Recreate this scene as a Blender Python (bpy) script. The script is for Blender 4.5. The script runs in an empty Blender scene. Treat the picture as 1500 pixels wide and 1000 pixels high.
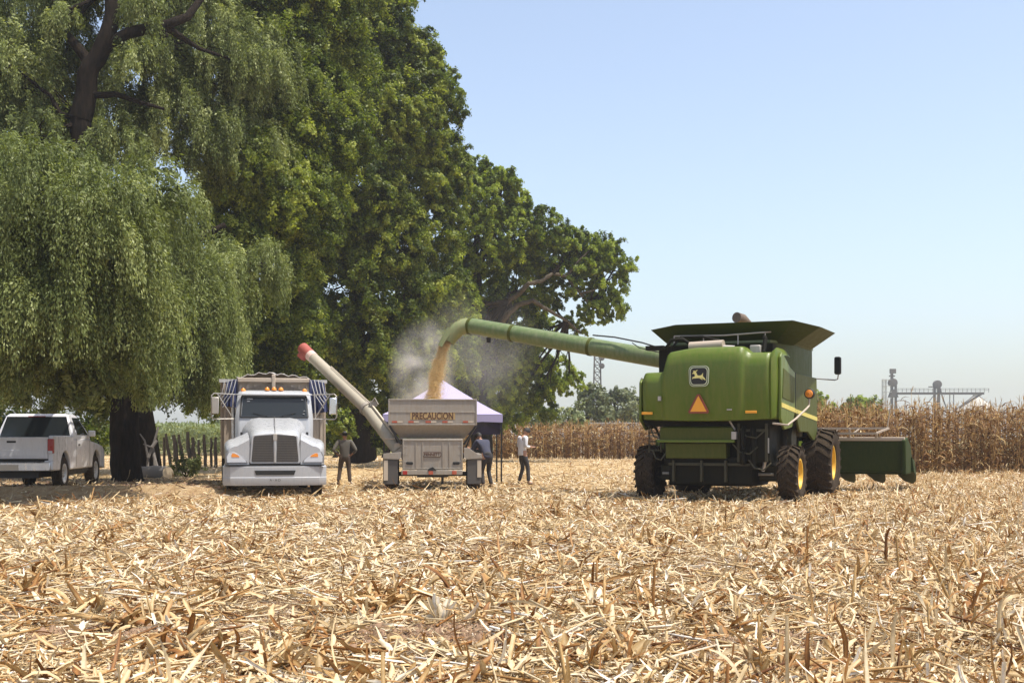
import bpy, math, random
import numpy as np
from mathutils import Vector, Matrix, noise as mnoise
R = math.radians
random.seed(7); RNG = np.random.default_rng(11)
scene = bpy.context.scene
COL = scene.collection
# ---------------------------------------------------------------- camera, sky, sun, exposure
F = 1800.0                                   # focal length in photo pixels (photo is 1500 wide)
cam_data = bpy.data.cameras.new('camera'); cam = bpy.data.objects.new('camera', cam_data); COL.objects.link(cam)
cam_data.sensor_width = 36.0; cam_data.lens = 36.0 * F / 1500.0
cam_data.shift_y = 140.0 / 1500.0
cam_data.clip_start = 0.1; cam_data.clip_end = 6000
cam.location = (0, 0, 1.5); cam.rotation_euler = (R(90), 0, 0)
scene.camera = cam
SUN_EL, SUN_X, SUN_Y = R(69), 0.93, -0.36
world = bpy.data.worlds.new('World'); scene.world = world; world.use_nodes = True
nt = world.node_tree; nt.nodes.clear()
sky = nt.nodes.new('ShaderNodeTexSky'); sky.sky_type = 'NISHITA'; sky.sun_disc = False
sky.sun_elevation = SUN_EL; sky.sun_rotation = math.atan2(SUN_X, SUN_Y)
sky.air_density = 1.0; sky.dust_density = 2.4; sky.ozone_density = 1.6; sky.altitude = 50
bg = nt.nodes.new('ShaderNodeBackground'); bg.inputs['Strength'].default_value = 0.15
wo = nt.nodes.new('ShaderNodeOutputWorld')
hs = nt.nodes.new('ShaderNodeHueSaturation'); hs.inputs['Saturation'].default_value = 0.84; hs.inputs['Value'].default_value = 1.07
nt.links.new(sky.outputs[0], hs.inputs['Color']); nt.links.new(hs.outputs[0], bg.inputs[0]); nt.links.new(bg.outputs[0], wo.inputs[0])
sd = bpy.data.lights.new('sun', 'SUN'); sd.energy = 4.3; sd.angle = R(0.5); sd.color = (1.0, 0.95, 0.86)
sun = bpy.data.objects.new('sun', sd); COL.objects.link(sun)
sv = Vector((SUN_X * math.cos(SUN_EL), SUN_Y * math.cos(SUN_EL), math.sin(SUN_EL)))
sun.rotation_euler = sv.to_track_quat('Z', 'Y').to_euler(); sun.location = (0, 0, 40)
scene.view_settings.view_transform = 'Standard'; scene.view_settings.look = 'None'
scene.view_settings.exposure = 0.58; scene.view_settings.gamma = 1.0
scene.render.engine = 'CYCLES'
cy = scene.cycles
cy.max_bounces = 6; cy.diffuse_bounces = 3; cy.glossy_bounces = 3; cy.transmission_bounces = 4
cy.transparent_max_bounces = 12; cy.volume_bounces = 1; cy.use_denoising = True
cy.volume_step_rate = 2.0; cy.sample_clamp_indirect = 6.0

def W(px, py, Y):
    return Vector(((px - 750) * Y / F, Y, 1.5 - (py - 640) * Y / F))

# ---------------------------------------------------------------- materials
def newmat(name):
    m = bpy.data.materials.new(name); m.use_nodes = True
    n = m.node_tree; b = n.nodes['Principled BSDF']
    return m, n, b
def N(n, t, **kw):
    x = n.nodes.new(t)
    for k, v in kw.items():
        if hasattr(x, k): setattr(x, k, v)
        else: x.inputs[k.replace('_', ' ')].default_value = v
    return x
def ramp(n, src, stops):
    r = n.nodes.new('ShaderNodeValToRGB'); e = r.color_ramp.elements
    while len(e) < len(stops): e.new(0.5)
    for i, (p, c) in enumerate(stops):
        e[i].position = p; e[i].color = (c[0], c[1], c[2], 1) if not isinstance(c, (int, float)) else (c, c, c, 1)
    n.links.new(src, r.inputs[0]); return r.outputs[0]
def mixc(n, fac, a, b, mode='MIX'):
    x = n.nodes.new('ShaderNodeMix'); x.data_type = 'RGBA'; x.blend_type = mode
    for i, v in ((0, fac), (6, a), (7, b)):
        if isinstance(v, (int, float)): x.inputs[i].default_value = v
        elif isinstance(v, tuple): x.inputs[i].default_value = (*v, 1)
        else: n.links.new(v, x.inputs[i])
    return x.outputs[2]
def paint(name, col, rough=0.4, metal=0.0, dust=0.25, dustcol=(0.42, 0.33, 0.22), scale=1.6, var=0.12, coat=0.0, bump=0.0, spec=0.5):
    """paint or metal with faint tone drift, dust patches and streaks, in object space"""
    m, n, b = newmat(name)
    tc = N(n, 'ShaderNodeTexCoord')
    n1 = N(n, 'ShaderNodeTexNoise', Scale=scale, Detail=6.0, Roughness=0.65); n.links.new(tc.outputs['Object'], n1.inputs['Vector'])
    dark = tuple(max(0, c * (1 - var)) for c in col); lite = tuple(min(1, c * (1 + var)) for c in col)
    base = mixc(n, n1.outputs[0], dark, lite)
    mp = N(n, 'ShaderNodeMapping'); mp.inputs['Scale'].default_value = (5, 5, 1.1)
    n.links.new(tc.outputs['Object'], mp.inputs[0])
    n2 = N(n, 'ShaderNodeTexNoise', Scale=scale * 1.7, Detail=8.0, Roughness=0.7); n.links.new(mp.outputs[0], n2.inputs['Vector'])
    f = ramp(n, n2.outputs[0], [(0.38, 0.0), (0.75, 1.0)])
    mm = N(n, 'ShaderNodeMath', operation='MULTIPLY'); n.links.new(f, mm.inputs[0]); mm.inputs[1].default_value = dust
    base = mixc(n, mm.outputs[0], base, dustcol)
    n.links.new(base, b.inputs['Base Color'])
    rr = N(n, 'ShaderNodeMath', operation='MULTIPLY_ADD'); n.links.new(f, rr.inputs[0]); rr.inputs[1].default_value = 0.3 * (1 if dust else 0); rr.inputs[2].default_value = rough
    n.links.new(rr.outputs[0], b.inputs['Roughness'])
    b.inputs['Metallic'].default_value = metal; b.inputs['Specular IOR Level'].default_value = spec
    b.inputs['Coat Weight'].default_value = coat; b.inputs['Coat Roughness'].default_value = 0.15
    if bump:
        bp = N(n, 'ShaderNodeBump', Strength=bump, Distance=0.02); n.links.new(n2.outputs[0], bp.inputs['Height']); n.links.new(bp.outputs[0], b.inputs['Normal'])
    return m
def leafmat(name, c1, c2, c3, trans=0.35, tc=(1.25, 1.2, 0.5)):
    """foliage: the tone of each leaf comes from a per-leaf attribute"""
    m, n, b = newmat(name)
    at = N(n, 'ShaderNodeAttribute', attribute_name='tone')
    col = ramp(n, at.outputs['Fac'], [(0.0, c1), (0.5, c2), (1.0, c3)])
    n.links.new(col, b.inputs['Base Color']); b.inputs['Roughness'].default_value = 0.45
    b.inputs['Specular IOR Level'].default_value = 0.2
    tr = N(n, 'ShaderNodeBsdfTranslucent'); n.links.new(mixc(n, 1.0, col, tc, 'MULTIPLY'), tr.inputs[0])
    mx = N(n, 'ShaderNodeMixShader'); mx.inputs[0].default_value = trans
    n.links.new(b.outputs[0], mx.inputs[1]); n.links.new(tr.outputs[0], mx.inputs[2])
    n.links.new(mx.outputs[0], n.nodes['Material Output'].inputs[0]); return m
def strawmat(name, stops, trans=0.2, rough=0.6):
    m, n, b = newmat(name)
    at = N(n, 'ShaderNodeAttribute', attribute_name='tone')
    col = ramp(n, at.outputs['Fac'], stops)
    g = N(n, 'ShaderNodeNewGeometry'); nz = N(n, 'ShaderNodeTexNoise', Scale=22.0, Detail=3.0); n.links.new(g.outputs['Position'], nz.inputs['Vector'])
    col = mixc(n, 0.55, col, ramp(n, nz.outputs[0], [(0.3, (0.55, 0.5, 0.45)), (0.65, (1, 1, 1))]), 'MULTIPLY')
    n.links.new(col, b.inputs['Base Color']); b.inputs['Roughness'].default_value = rough
    b.inputs['Specular IOR Level'].default_value = 0.3
    tr = N(n, 'ShaderNodeBsdfTranslucent'); n.links.new(col, tr.inputs[0])
    mx = N(n, 'ShaderNodeMixShader'); mx.inputs[0].default_value = trans
    n.links.new(b.outputs[0], mx.inputs[1]); n.links.new(tr.outputs[0], mx.inputs[2])
    n.links.new(mx.outputs[0], n.nodes['Material Output'].inputs[0]); return m
def glassy(name, col, rough=0.08):
    m, n, b = newmat(name); b.inputs['Base Color'].default_value = (*col, 1); b.inputs['Roughness'].default_value = rough
    b.inputs['Specular IOR Level'].default_value = 0.35; return m
M = {}
M['green'] = paint('green_paint', (0.078, 0.128, 0.004), 0.33, dust=0.55, dustcol=(0.175, 0.16, 0.035), coat=0.12, spec=0.35, scale=1.1, bump=0.05)
M['green_dusty'] = paint('dusty_green_paint', (0.055, 0.068, 0.005), 0.5, dust=0.5, spec=0.25, dustcol=(0.12, 0.11, 0.03), scale=2.0, bump=0.1)
M['green_tank'] = paint('tank_green_paint', (0.035, 0.055, 0.003), 0.45, dust=0.3, dustcol=(0.10, 0.10, 0.02), spec=0.25)
M['green_pipe'] = paint('faded_green_paint', (0.10, 0.15, 0.045), 0.36, dust=0.65, dustcol=(0.25, 0.25, 0.14), scale=1.4, bump=0.05)
M['dark_machine'] = paint('greasy_dark_steel', (0.006, 0.006, 0.003), 0.6, dust=0.4, dustcol=(0.035, 0.028, 0.014), scale=3, spec=0.15)
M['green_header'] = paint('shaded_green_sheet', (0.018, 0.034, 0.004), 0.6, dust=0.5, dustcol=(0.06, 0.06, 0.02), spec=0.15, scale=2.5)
M['yellow'] = paint('yellow_rim_paint', (0.72, 0.42, 0.02), 0.4, dust=0.3)
M['stripe'] = paint('yellow_stripe', (0.62, 0.52, 0.10), 0.4, dust=0.3)
M['rubber'] = paint('tyre_rubber', (0.015, 0.012, 0.009), 0.8, dust=0.85, dustcol=(0.13, 0.09, 0.055), scale=6, bump=0.3, spec=0.12)
M['black'] = paint('black_plastic', (0.008, 0.008, 0.008), 0.45, dust=0.15, dustcol=(0.05, 0.04, 0.03))
M['white'] = paint('white_truck_paint', (0.38, 0.39, 0.405), 0.22, dust=0.30, dustcol=(0.33, 0.28, 0.22), coat=0.4, scale=1.2)
M['pickup_white'] = paint('pickup_white_paint', (0.64, 0.64, 0.66), 0.22, dust=0.25, dustcol=(0.4, 0.35, 0.29), coat=0.4)
M['chrome'] = paint('dull_chrome', (0.62, 0.62, 0.62), 0.25, metal=0.9, dust=0.2)
M['steel'] = paint('bare_steel', (0.42, 0.40, 0.37), 0.45, metal=0.6, dust=0.4)
M['cream'] = paint('cream_wagon_paint', (0.29, 0.26, 0.22), 0.45, dust=0.55, dustcol=(0.24, 0.17, 0.10), scale=1.8, var=0.16, bump=0.15)
M['cream_tube'] = paint('cream_auger_paint', (0.34, 0.31, 0.24), 0.45, dust=0.6, dustcol=(0.33, 0.24, 0.15), scale=2.2)
M['red'] = paint('faded_red_paint', (0.30, 0.05, 0.035), 0.6, dust=0.5, dustcol=(0.33, 0.16, 0.12), scale=6)
M['redlamp'] = paint('red_lens', (0.35, 0.015, 0.012), 0.2, dust=0.05)
M['amber'] = paint('amber_lens', (0.80, 0.26, 0.03), 0.25, dust=0.1)
M['orange'] = paint('orange_marker', (0.85, 0.36, 0.02), 0.4, dust=0.1)
M['clear'] = glassy('clear_lens', (0.55, 0.57, 0.6), 0.1)
M['glass'] = glassy('dark_glass', (0.018, 0.022, 0.024), 0.04)
M['mirror'] = paint('mirror_glass', (0.7, 0.72, 0.75), 0.06, metal=1.0, dust=0.05)
M['tarp'] = paint('navy_tarp', (0.035, 0.045, 0.12), 0.42, dust=0.2, dustcol=(0.3, 0.3, 0.36), scale=4)
M['tan_metal'] = paint('sand_coloured_metal', (0.40, 0.33, 0.26), 0.5, dust=0.4)
M['grill'] = paint('grille_mesh', (0.055, 0.05, 0.045), 0.5, metal=0.3, dust=0.1)
M['skin'] = paint('skin', (0.36, 0.19, 0.12), 0.6, dust=0)
M['hair'] = paint('dark_hair', (0.015, 0.012, 0.01), 0.7, dust=0)
M['shirt_white'] = paint('white_shirt', (0.60, 0.60, 0.62), 0.85, dust=0.05)
M['shirt_grey'] = paint('grey_shirt', (0.085, 0.08, 0.07), 0.9, dust=0.1)
M['shirt_navy'] = paint('navy_shirt', (0.035, 0.04, 0.07), 0.9, dust=0.1)
M['pants_dark'] = paint('dark_trousers', (0.03, 0.03, 0.035), 0.9, dust=0.1)
M['pants_brown'] = paint('brown_trousers', (0.06, 0.042, 0.035), 0.9, dust=0.15)
M['boot'] = paint('brown_boots', (0.12, 0.07, 0.04), 0.7, dust=0.3)
M['canopy'] = paint('lilac_canopy_cloth', (0.38, 0.34, 0.52), 0.8, dust=0.05)
M['canopy_dark'] = paint('purple_canopy_trim', (0.03, 0.025, 0.05), 0.8, dust=0.05)
M['galv'] = paint('galvanised_sheet', (0.55, 0.54, 0.52), 0.5, metal=0.3, dust=0.2)
M['roof_sheet'] = paint('weathered_roof_sheet', (0.36, 0.34, 0.30), 0.6, dust=0.3)
M['far_steel'] = paint('weathered_tower_steel', (0.06, 0.052, 0.055), 0.8, dust=0.2)
M['concrete'] = paint('pale_concrete', (0.5, 0.49, 0.47), 0.8, dust=0.3)
M['postwood'] = paint('weathered_post_wood', (0.05, 0.034, 0.022), 0.9, dust=0.3, scale=8, bump=0.4)
M['deadwood'] = paint('bleached_dead_wood', (0.17, 0.155, 0.145), 0.9, dust=0.2, scale=8, bump=0.4)
def barkmat(name, c1, c2):
    m, n, b = newmat(name); b.inputs['Specular IOR Level'].default_value = 0.1; tc = N(n, 'ShaderNodeTexCoord')
    mp = N(n, 'ShaderNodeMapping'); mp.inputs['Scale'].default_value = (7, 7, 1.4); n.links.new(tc.outputs['Object'], mp.inputs[0])
    v = N(n, 'ShaderNodeTexNoise', Scale=1.6, Detail=8.0, Roughness=0.7); n.links.new(mp.outputs[0], v.inputs['Vector'])
    n.links.new(ramp(n, v.outputs[0], [(0.35, c1), (0.65, c2)]), b.inputs['Base Color']); b.inputs['Roughness'].default_value = 0.95
    bp = N(n, 'ShaderNodeBump', Strength=0.9, Distance=0.06); n.links.new(v.outputs[0], bp.inputs['Height']); n.links.new(bp.outputs[0], b.inputs['Normal'])
    return m
M['bark'] = barkmat('rough_bark', (0.008, 0.006, 0.004), (0.028, 0.02, 0.014))
M['bark_pale'] = barkmat('pale_bark', (0.05, 0.04, 0.028), (0.15, 0.125, 0.09))

# ---------------------------------------------------------------- object helpers
def tag(o, label=None, cat=None, group=None, kind=None):
    if label: o['label'] = label
    if cat: o['category'] = cat
    if group: o['group'] = group
    if kind: o['kind'] = kind
    return o
def thing(name, loc, rz, label, cat, group=None):
    o = bpy.data.objects.new(name, None); COL.objects.link(o); o.empty_display_size = 0.3
    o.location = loc; o.rotation_euler = (0, 0, rz); tag(o, label, cat, group); return o
def local_of(e, p):
    m = Matrix.Translation(e.location) @ Matrix.Rotation(e.rotation_euler[2], 4, 'Z')
    return m.inverted() @ Vector(p)
class MB:
    def __init__(s): s.v = []; s.f = []
    def add(s, vs, fs):
        k = len(s.v); s.v += [tuple(v) for v in vs]; s.f += [tuple(i + k for i in f) for f in fs]; return s
    def hexa(s, p):
        return s.add(p, [(0, 3, 2, 1), (4, 5, 6, 7), (0, 1, 5, 4), (1, 2, 6, 5), (2, 3, 7, 6), (3, 0, 4, 7)])
    def box(s, x0, x1, y0, y1, z0, z1, rot=None, piv=None):
        p = [Vector(q) for q in ((x0, y0, z0), (x1, y0, z0), (x1, y1, z0), (x0, y1, z0), (x0, y0, z1), (x1, y0, z1), (x1, y1, z1), (x0, y1, z1))]
        if rot is not None:
            c = Vector(piv) if piv else sum(p, Vector()) / 8
            p = [rot @ (q - c) + c for q in p]
        return s.hexa(p)
    def beam(s, a, b, w, h=None, up=(0, 0, 1)):
        a, b = Vector(a), Vector(b); d = (b - a).normalized(); h = h or w
        u = Vector(up); x = d.cross(u)
        if x.length < 1e-3: x = d.cross(Vector((1, 0, 0)))
        x.normalize(); u = x.cross(d)
        x *= w / 2; u *= h / 2
        return s.hexa([a - x - u, a + x - u, b + x - u, b - x - u, a - x + u, a + x + u, b + x + u, b - x + u])
    def tube(s, path, r, n=10, caps=True, flat=1.0):
        P = [Vector(p) for p in path]; rr = r if isinstance(r, (list, tuple)) else [r] * len(P)
        vs = []; fs = []; prev = None
        for i, p in enumerate(P):
            d = (P[min(i + 1, len(P) - 1)] - P[max(i - 1, 0)]).normalized()
            if prev is None:
                x = d.orthogonal().normalized()
            else:
                x = (prev - d * prev.dot(d)); x = x.normalized() if x.length > 1e-6 else d.orthogonal().normalized()
            prev = x; y = d.cross(x)
            for k in range(n):
                a = 2 * math.pi * k / n; vs.append(p + (x * math.cos(a) + y * math.sin(a) * flat) * rr[i])
        for i in range(len(P) - 1):
            for k in range(n):
                fs.append((i * n + k, i * n + (k + 1) % n, (i + 1) * n + (k + 1) % n, (i + 1) * n + k))
        if caps: fs.append(tuple(range(n - 1, -1, -1))); fs.append(tuple((len(P) - 1) * n + k for k in range(n)))
        return s.add(vs, fs)
    def lathe(s, prof, c=(0, 0, 0), axis='x', n=32, closed=False):
        """prof: (radius, height along the axis)"""
        vs = []; fs = []; m = len(prof)
        for k in range(n):
            a = 2 * math.pi * k / n; ca, sa = math.cos(a), math.sin(a)
            for r, h in prof:
                v = {'x': (h, r * ca, r * sa), 'y': (r * ca, h, r * sa), 'z': (r * ca, r * sa, h)}[axis]
                vs.append((v[0] + c[0], v[1] + c[1], v[2] + c[2]))
        for k in range(n):
            k2 = (k + 1) % n
            for i in range(m if closed else m - 1):
                j = (i + 1) % m
                fs.append((k * m + i, k * m + j, k2 * m + j, k2 * m + i))
        return s.add(vs, fs)
    def prism(s, poly, t0, t1, axis='x'):
        n = len(poly)
        def mk(a, b, t): return {'x': (t, a, b), 'y': (a, t, b), 'z': (a, b, t)}[axis]
        vs = [mk(a, b, t0) for a, b in poly] + [mk(a, b, t1) for a, b in poly]
        fs = [tuple(range(n)), tuple(range(2 * n - 1, n - 1, -1))] + [(i, i + n, (i + 1) % n + n, (i + 1) % n) for i in range(n)]
        return s.add(vs, fs)
    def grid(s, rows, closed=False):
        """rows: list of equally long lists of points"""
        m = len(rows[0]); vs = [p for r in rows for p in r]; fs = []
        for i in range(len(rows) - 1):
            for j in range(m if closed else m - 1):
                j2 = (j + 1) % m
                fs.append((i * m + j, i * m + j2, (i + 1) * m + j2, (i + 1) * m + j))
        return s.add(vs, fs)
    def loft(s, rings, caps=True):
        m = len(rings[0]); s.grid(rings, True)
        if caps:
            k = len(s.v) - m * len(rings)
            s.f.append(tuple(k + i for i in range(m - 1, -1, -1))); s.f.append(tuple(k + (len(rings) - 1) * m + i for i in range(m)))
        return s
    def panel(s, rows, thick, n=(0, 0, 1)):
        """a grid given thickness along n"""
        d = Vector(n) * thick; top = [[Vector(p) for p in r] for r in rows]; bot = [[p - d for p in r] for r in top]
        s.grid(top); s.grid([r[::-1] for r in bot])
        rim_t = top[0] + [r[-1] for r in top[1:]] + top[-1][-2::-1] + [r[0] for r in top[-2:0:-1]]
        rim_b = [p - d for p in rim_t]; s.grid([rim_t, rim_b], True); return s
    def build(s, name, mat, parent=None, smooth=True, bevel=0.0, angle=38, seg=2, recalc=True):
        me = bpy.data.meshes.new(name); me.from_pydata(s.v, [], s.f); me.materials.append(mat)
        if recalc:
            import bmesh
            bm = bmesh.new(); bm.from_mesh(me); bmesh.ops.recalc_face_normals(bm, faces=bm.faces); bm.to_mesh(me); bm.free()
        o = bpy.data.objects.new(name, me); COL.objects.link(o)
        if smooth:
            me.polygons.foreach_set('use_smooth', [True] * len(me.polygons)); me.set_sharp_from_angle(angle=R(angle))
        if bevel:
            b = o.modifiers.new('bevel', 'BEVEL'); b.width = bevel; b.segments = seg; b.limit_method = 'ANGLE'; b.angle_limit = R(40)
        if parent: o.parent = parent
        return o
def fast(name, V, Fq, mat, tone=None, smooth=False, parent=None):
    """numpy mesh of quads; tone: one value per vertex"""
    me = bpy.data.meshes.new(name); V = np.asarray(V, np.float32); Fq = np.asarray(Fq, np.int32)
    me.vertices.add(len(V)); me.vertices.foreach_set('co', V.ravel())
    me.loops.add(Fq.size); me.loops.foreach_set('vertex_index', Fq.ravel())
    me.polygons.add(len(Fq)); me.polygons.foreach_set('loop_start', np.arange(0, Fq.size, Fq.shape[1], dtype=np.int32))
    if smooth: me.polygons.foreach_set('use_smooth', np.ones(len(Fq), bool))
    if tone is not None:
        a = me.attributes.new('tone', 'FLOAT', 'POINT'); a.data.foreach_set('value', np.asarray(tone, np.float32))
    me.update(calc_edges=True); me.materials.append(mat)
    o = bpy.data.objects.new(name, me); COL.objects.link(o)
    if parent: o.parent = parent
    return o
def ribbons(P, az, pitch, curl, L, Wd, twist0=0, twist1=0, nseg=3, floor=None, taper=0.25, tone=None, belly=1.0, fold=0.0):
    """N curved tapering strips -> verts, quads, tone; fold > 0 adds a midrib line"""
    n = len(P); z = np.zeros(n); az, pitch, curl, L, Wd = [z + q for q in (az, pitch, curl, L, Wd)]
    twist0 = z + twist0; twist1 = z + twist1; tn = z + (0.5 if tone is None else tone)
    h = np.stack([-np.sin(az), np.cos(az), z], 1); pos = np.array(P, float); out = []; tt = []
    fd = RNG.normal(0, 1, n) * fold; asym = RNG.uniform(0.6, 1.4, (nseg + 1, n)) if fold else np.ones((nseg + 1, n)); turn = RNG.normal(0, 0.5, n) if fold else z
    for k in range(nseg + 1):
        t = k / nseg; p = pitch + curl * t; tw = twist0 + (twist1 - twist0) * t; az2 = az + turn * t
        d = np.stack([np.cos(p) * np.cos(az2), np.cos(p) * np.sin(az2), np.sin(p)], 1)
        up = np.cross(d, h); side = h * np.cos(tw)[:, None] + up * np.sin(tw)[:, None]
        w = Wd * (taper + (1 - taper) * math.sin(math.pi * min(1, (0.18 + 0.75 * t))) ** belly) * 0.5
        a = pos - side * (w * asym[k])[:, None]; b = pos + side * (w * asym[-1 - k])[:, None]; row = [a, b]; tr = [tn - (0.10 if fold else 0), tn - (0.04 if fold else 0)]
        if fold: c = pos + np.cross(side, d) * (w * fd)[:, None]; row = [a, c, b]; tr = [tr[0], tn + 0.14, tr[1]]
        if floor is not None:
            for q in row: q[:, 2] = np.maximum(q[:, 2], floor(q[:, 0], q[:, 1]) + 0.004)
        out += row; tt += tr; pos = pos + d * (L / nseg)[:, None]
    c = 3 if fold else 2; V = np.stack(out, 1).reshape(-1, 3); m = c * (nseg + 1)
    base = np.arange(n)[:, None] * m; Fs = [base + np.array([[c * k + j, c * k + j + 1, c * (k + 1) + j + 1, c * (k + 1) + j]]) for k in range(nseg) for j in range(c - 1)]
    Fq = np.stack(Fs, 1).reshape(-1, 4)
    return V, Fq, np.clip(np.stack(tt, 1).reshape(-1), 0, 1)
def rods(A, B, r0, r1, tone=0.5, k=4):
    """N straight tapering stalks with k sides"""
    A = np.array(A, float); B = np.array(B, float); n = len(A); z = np.zeros(n)
    d = B - A; d /= np.linalg.norm(d, axis=1)[:, None] + 1e-9
    ref = np.where(np.abs(d[:, 2:3]) > 0.9, np.array([[1.0, 0, 0]]), np.array([[0, 0, 1.0]]))
    x = np.cross(d, ref); x /= np.linalg.norm(x, axis=1)[:, None] + 1e-9; y = np.cross(d, x)
    r0 = (z + r0)[:, None]; r1 = (z + r1)[:, None]; out = []
    for i in range(k):
        a = 2 * math.pi * i / k; u = x * math.cos(a) + y * math.sin(a); out += [A + u * r0, B + u * r1]
    V = np.stack(out, 1).reshape(-1, 3); base = np.arange(n)[:, None] * 2 * k
    Fs = [base + np.array([[2 * i, 2 * ((i + 1) % k), 2 * ((i + 1) % k) + 1, 2 * i + 1]]) for i in range(k)]
    Fs.append(base + np.array([[1, 3, 5, 7]]) if k == 4 else Fs[0])
    Fq = np.stack(Fs, 1).reshape(-1, 4)
    return V, Fq, np.repeat(z + tone, 2 * k)
def merge(parts):
    Vs, Fs, Ts, k = [], [], [], 0
    for V, Fq, T in parts:
        Vs.append(V); Fs.append(Fq + k); Ts.append(T); k += len(V)
    return np.concatenate(Vs), np.concatenate(Fs), np.concatenate(Ts)
def text_obj(txt, name, mat, parent, size, loc, rot, sx=1.0, ext=0.004, bold=0.0):
    c = bpy.data.curves.new(name, 'FONT'); c.body = txt; c.size = size; c.align_x = 'CENTER'; c.align_y = 'CENTER'; c.extrude = ext; c.offset = bold
    t = bpy.data.objects.new(name, c); COL.objects.link(t)
    dg = bpy.context.evaluated_depsgraph_get(); me = bpy.data.meshes.new_from_object(t.evaluated_get(dg)); COL.objects.unlink(t); bpy.data.objects.remove(t)
    me.materials.clear(); me.materials.append(mat); me.transform(Matrix.Diagonal((sx, 1, 1, 1)))
    o = bpy.data.objects.new(name, me); COL.objects.link(o); o.parent = parent; o.location = loc; o.rotation_euler = rot
    return o
def sm(e0, e1, x):
    t = np.clip((x - e0) / (e1 - e0), 0, 1); return t * t * (3 - 2 * t)
# smooth value noise with numpy, for terrain and density masks
_perm = RNG.random((256, 256))
def vn(x, y, s):
    x = np.asarray(x) * s + 1000; y = np.asarray(y) * s + 1000
    xi = np.floor(x).astype(int); yi = np.floor(y).astype(int); fx = x - xi; fy = y - yi
    fx = fx * fx * (3 - 2 * fx); fy = fy * fy * (3 - 2 * fy); g = lambda a, b: _perm[a % 256, b % 256]
    return (g(xi, yi) * (1 - fx) + g(xi + 1, yi) * fx) * (1 - fy) + (g(xi, yi + 1) * (1 - fx) + g(xi + 1, yi + 1) * fx) * fy
def G(x, y):
    """height of the ground"""
    x = np.asarray(x, float); y = np.asarray(y, float)
    near = 1 - sm(60, 90, y)
    h = (vn(x, y, 0.35) - 0.5) * 0.10 + (vn(x, y, 1.3) - 0.5) * 0.05 + (vn(x, y, 4.0) - 0.5) * 0.025
    h = h * near
    bank = sm(-6.0, -8.5, x) * sm(28.6, 30.2, y) * (1 - sm(50, 60, y))
    h = h * (1 - 0.7 * bank) + 0.15 * bank
    ridge = np.exp(-((y - (29.9 + 0.12 * (x + 12) + (vn(x, y, 0.5) - 0.5) * 1.2)) / 0.35) ** 2) * sm(-4.6, -6.5, x) * 0.16
    rut = np.exp(-((y - 9.0) / 0.45) ** 2) * 0.06 * (0.4 + 1.2 * vn(x, y, 3.1)) 
    return h + ridge + rut
# ---------------------------------------------------------------- the ground
def build_ground():
    xs = np.concatenate([np.array([-1200, -500, -200, -100, -60]), np.arange(-40, -20, 1.0), np.arange(-20, 20, 0.14), np.arange(20, 41, 1.0), np.array([60, 100, 200, 500, 1200])])
    ys = np.concatenate([np.array([-300, -100, -30, -8, 0, 3]), np.arange(5, 16, 0.10), np.arange(16, 50, 0.2), np.arange(50, 100, 1.5), np.array([120, 160, 240, 400, 800, 1600])])
    X, Y = np.meshgrid(xs, ys); Z = G(X, Y)
    V = np.stack([X, Y, Z], -1).reshape(-1, 3); nx, ny = len(xs), len(ys)
    i = (np.arange(ny - 1)[:, None] * nx + np.arange(nx - 1)[None, :]).reshape(-1)
    Fq = np.stack([i, i + 1, i + nx + 1, i + nx], 1)
    m, n, b = newmat('straw_covered_soil')
    g = N(n, 'ShaderNodeNewGeometry')
    n1 = N(n, 'ShaderNodeTexNoise', Scale=9.0, Detail=9.0, Roughness=0.75); n.links.new(g.outputs['Position'], n1.inputs['Vector'])
    n2 = N(n, 'ShaderNodeTexNoise', Scale=0.6, Detail=5.0); n.links.new(g.outputs['Position'], n2.inputs['Vector'])
    soil = ramp(n, n1.outputs[0], [(0.3, (0.10, 0.06, 0.034)), (0.55, (0.25, 0.16, 0.10)), (0.75, (0.35, 0.24, 0.155))])
    mp = N(n, 'ShaderNodeMapping'); mp.inputs['Scale'].default_value = (1, 0.35, 1); n.links.new(g.outputs['Position'], mp.inputs[0])
    n3 = N(n, 'ShaderNodeTexNoise', Scale=5.0, Detail=10.0, Roughness=0.85); n.links.new(mp.outputs[0], n3.inputs['Vector'])
    straw = ramp(n, n3.outputs[0], [(0.32, (0.16, 0.085, 0.03)), (0.46, (0.40, 0.27, 0.13)), (0.6, (0.56, 0.43, 0.25)), (0.75, (0.66, 0.55, 0.36))])
    sp = N(n, 'ShaderNodeSeparateXYZ'); n.links.new(g.outputs['Position'], sp.inputs[0])
    near = N(n, 'ShaderNodeMapRange'); near.inputs[1].default_value = 14; near.inputs[2].default_value = 40; n.links.new(sp.outputs[1], near.inputs[0])
    cover = mixc(n, near.outputs[0], soil, straw)
    # green pasture beyond the fence on the left
    far = N(n, 'ShaderNodeMapRange'); far.inputs[1].default_value = 95; far.inputs[2].default_value = 130; n.links.new(sp.outputs[1], far.inputs[0])
    past = ramp(n, n2.outputs[0], [(0.35, (0.16, 0.17, 0.06)), (0.65, (0.33, 0.27, 0.13))])
    cover = mixc(n, far.outputs[0], cover, past)
    n.links.new(cover, b.inputs['Base Color']); b.inputs['Roughness'].default_value = 1.0; b.inputs['Specular IOR Level'].default_value = 0.1
    bp = N(n, 'ShaderNodeBump', Strength=1.0, Distance=0.07); n.links.new(n1.outputs[0], bp.inputs['Height']); n.links.new(bp.outputs[0], b.inputs['Normal'])
    o = fast('ground', V, Fq, m, smooth=True); o['kind'] = 'structure'
build_ground()
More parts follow.
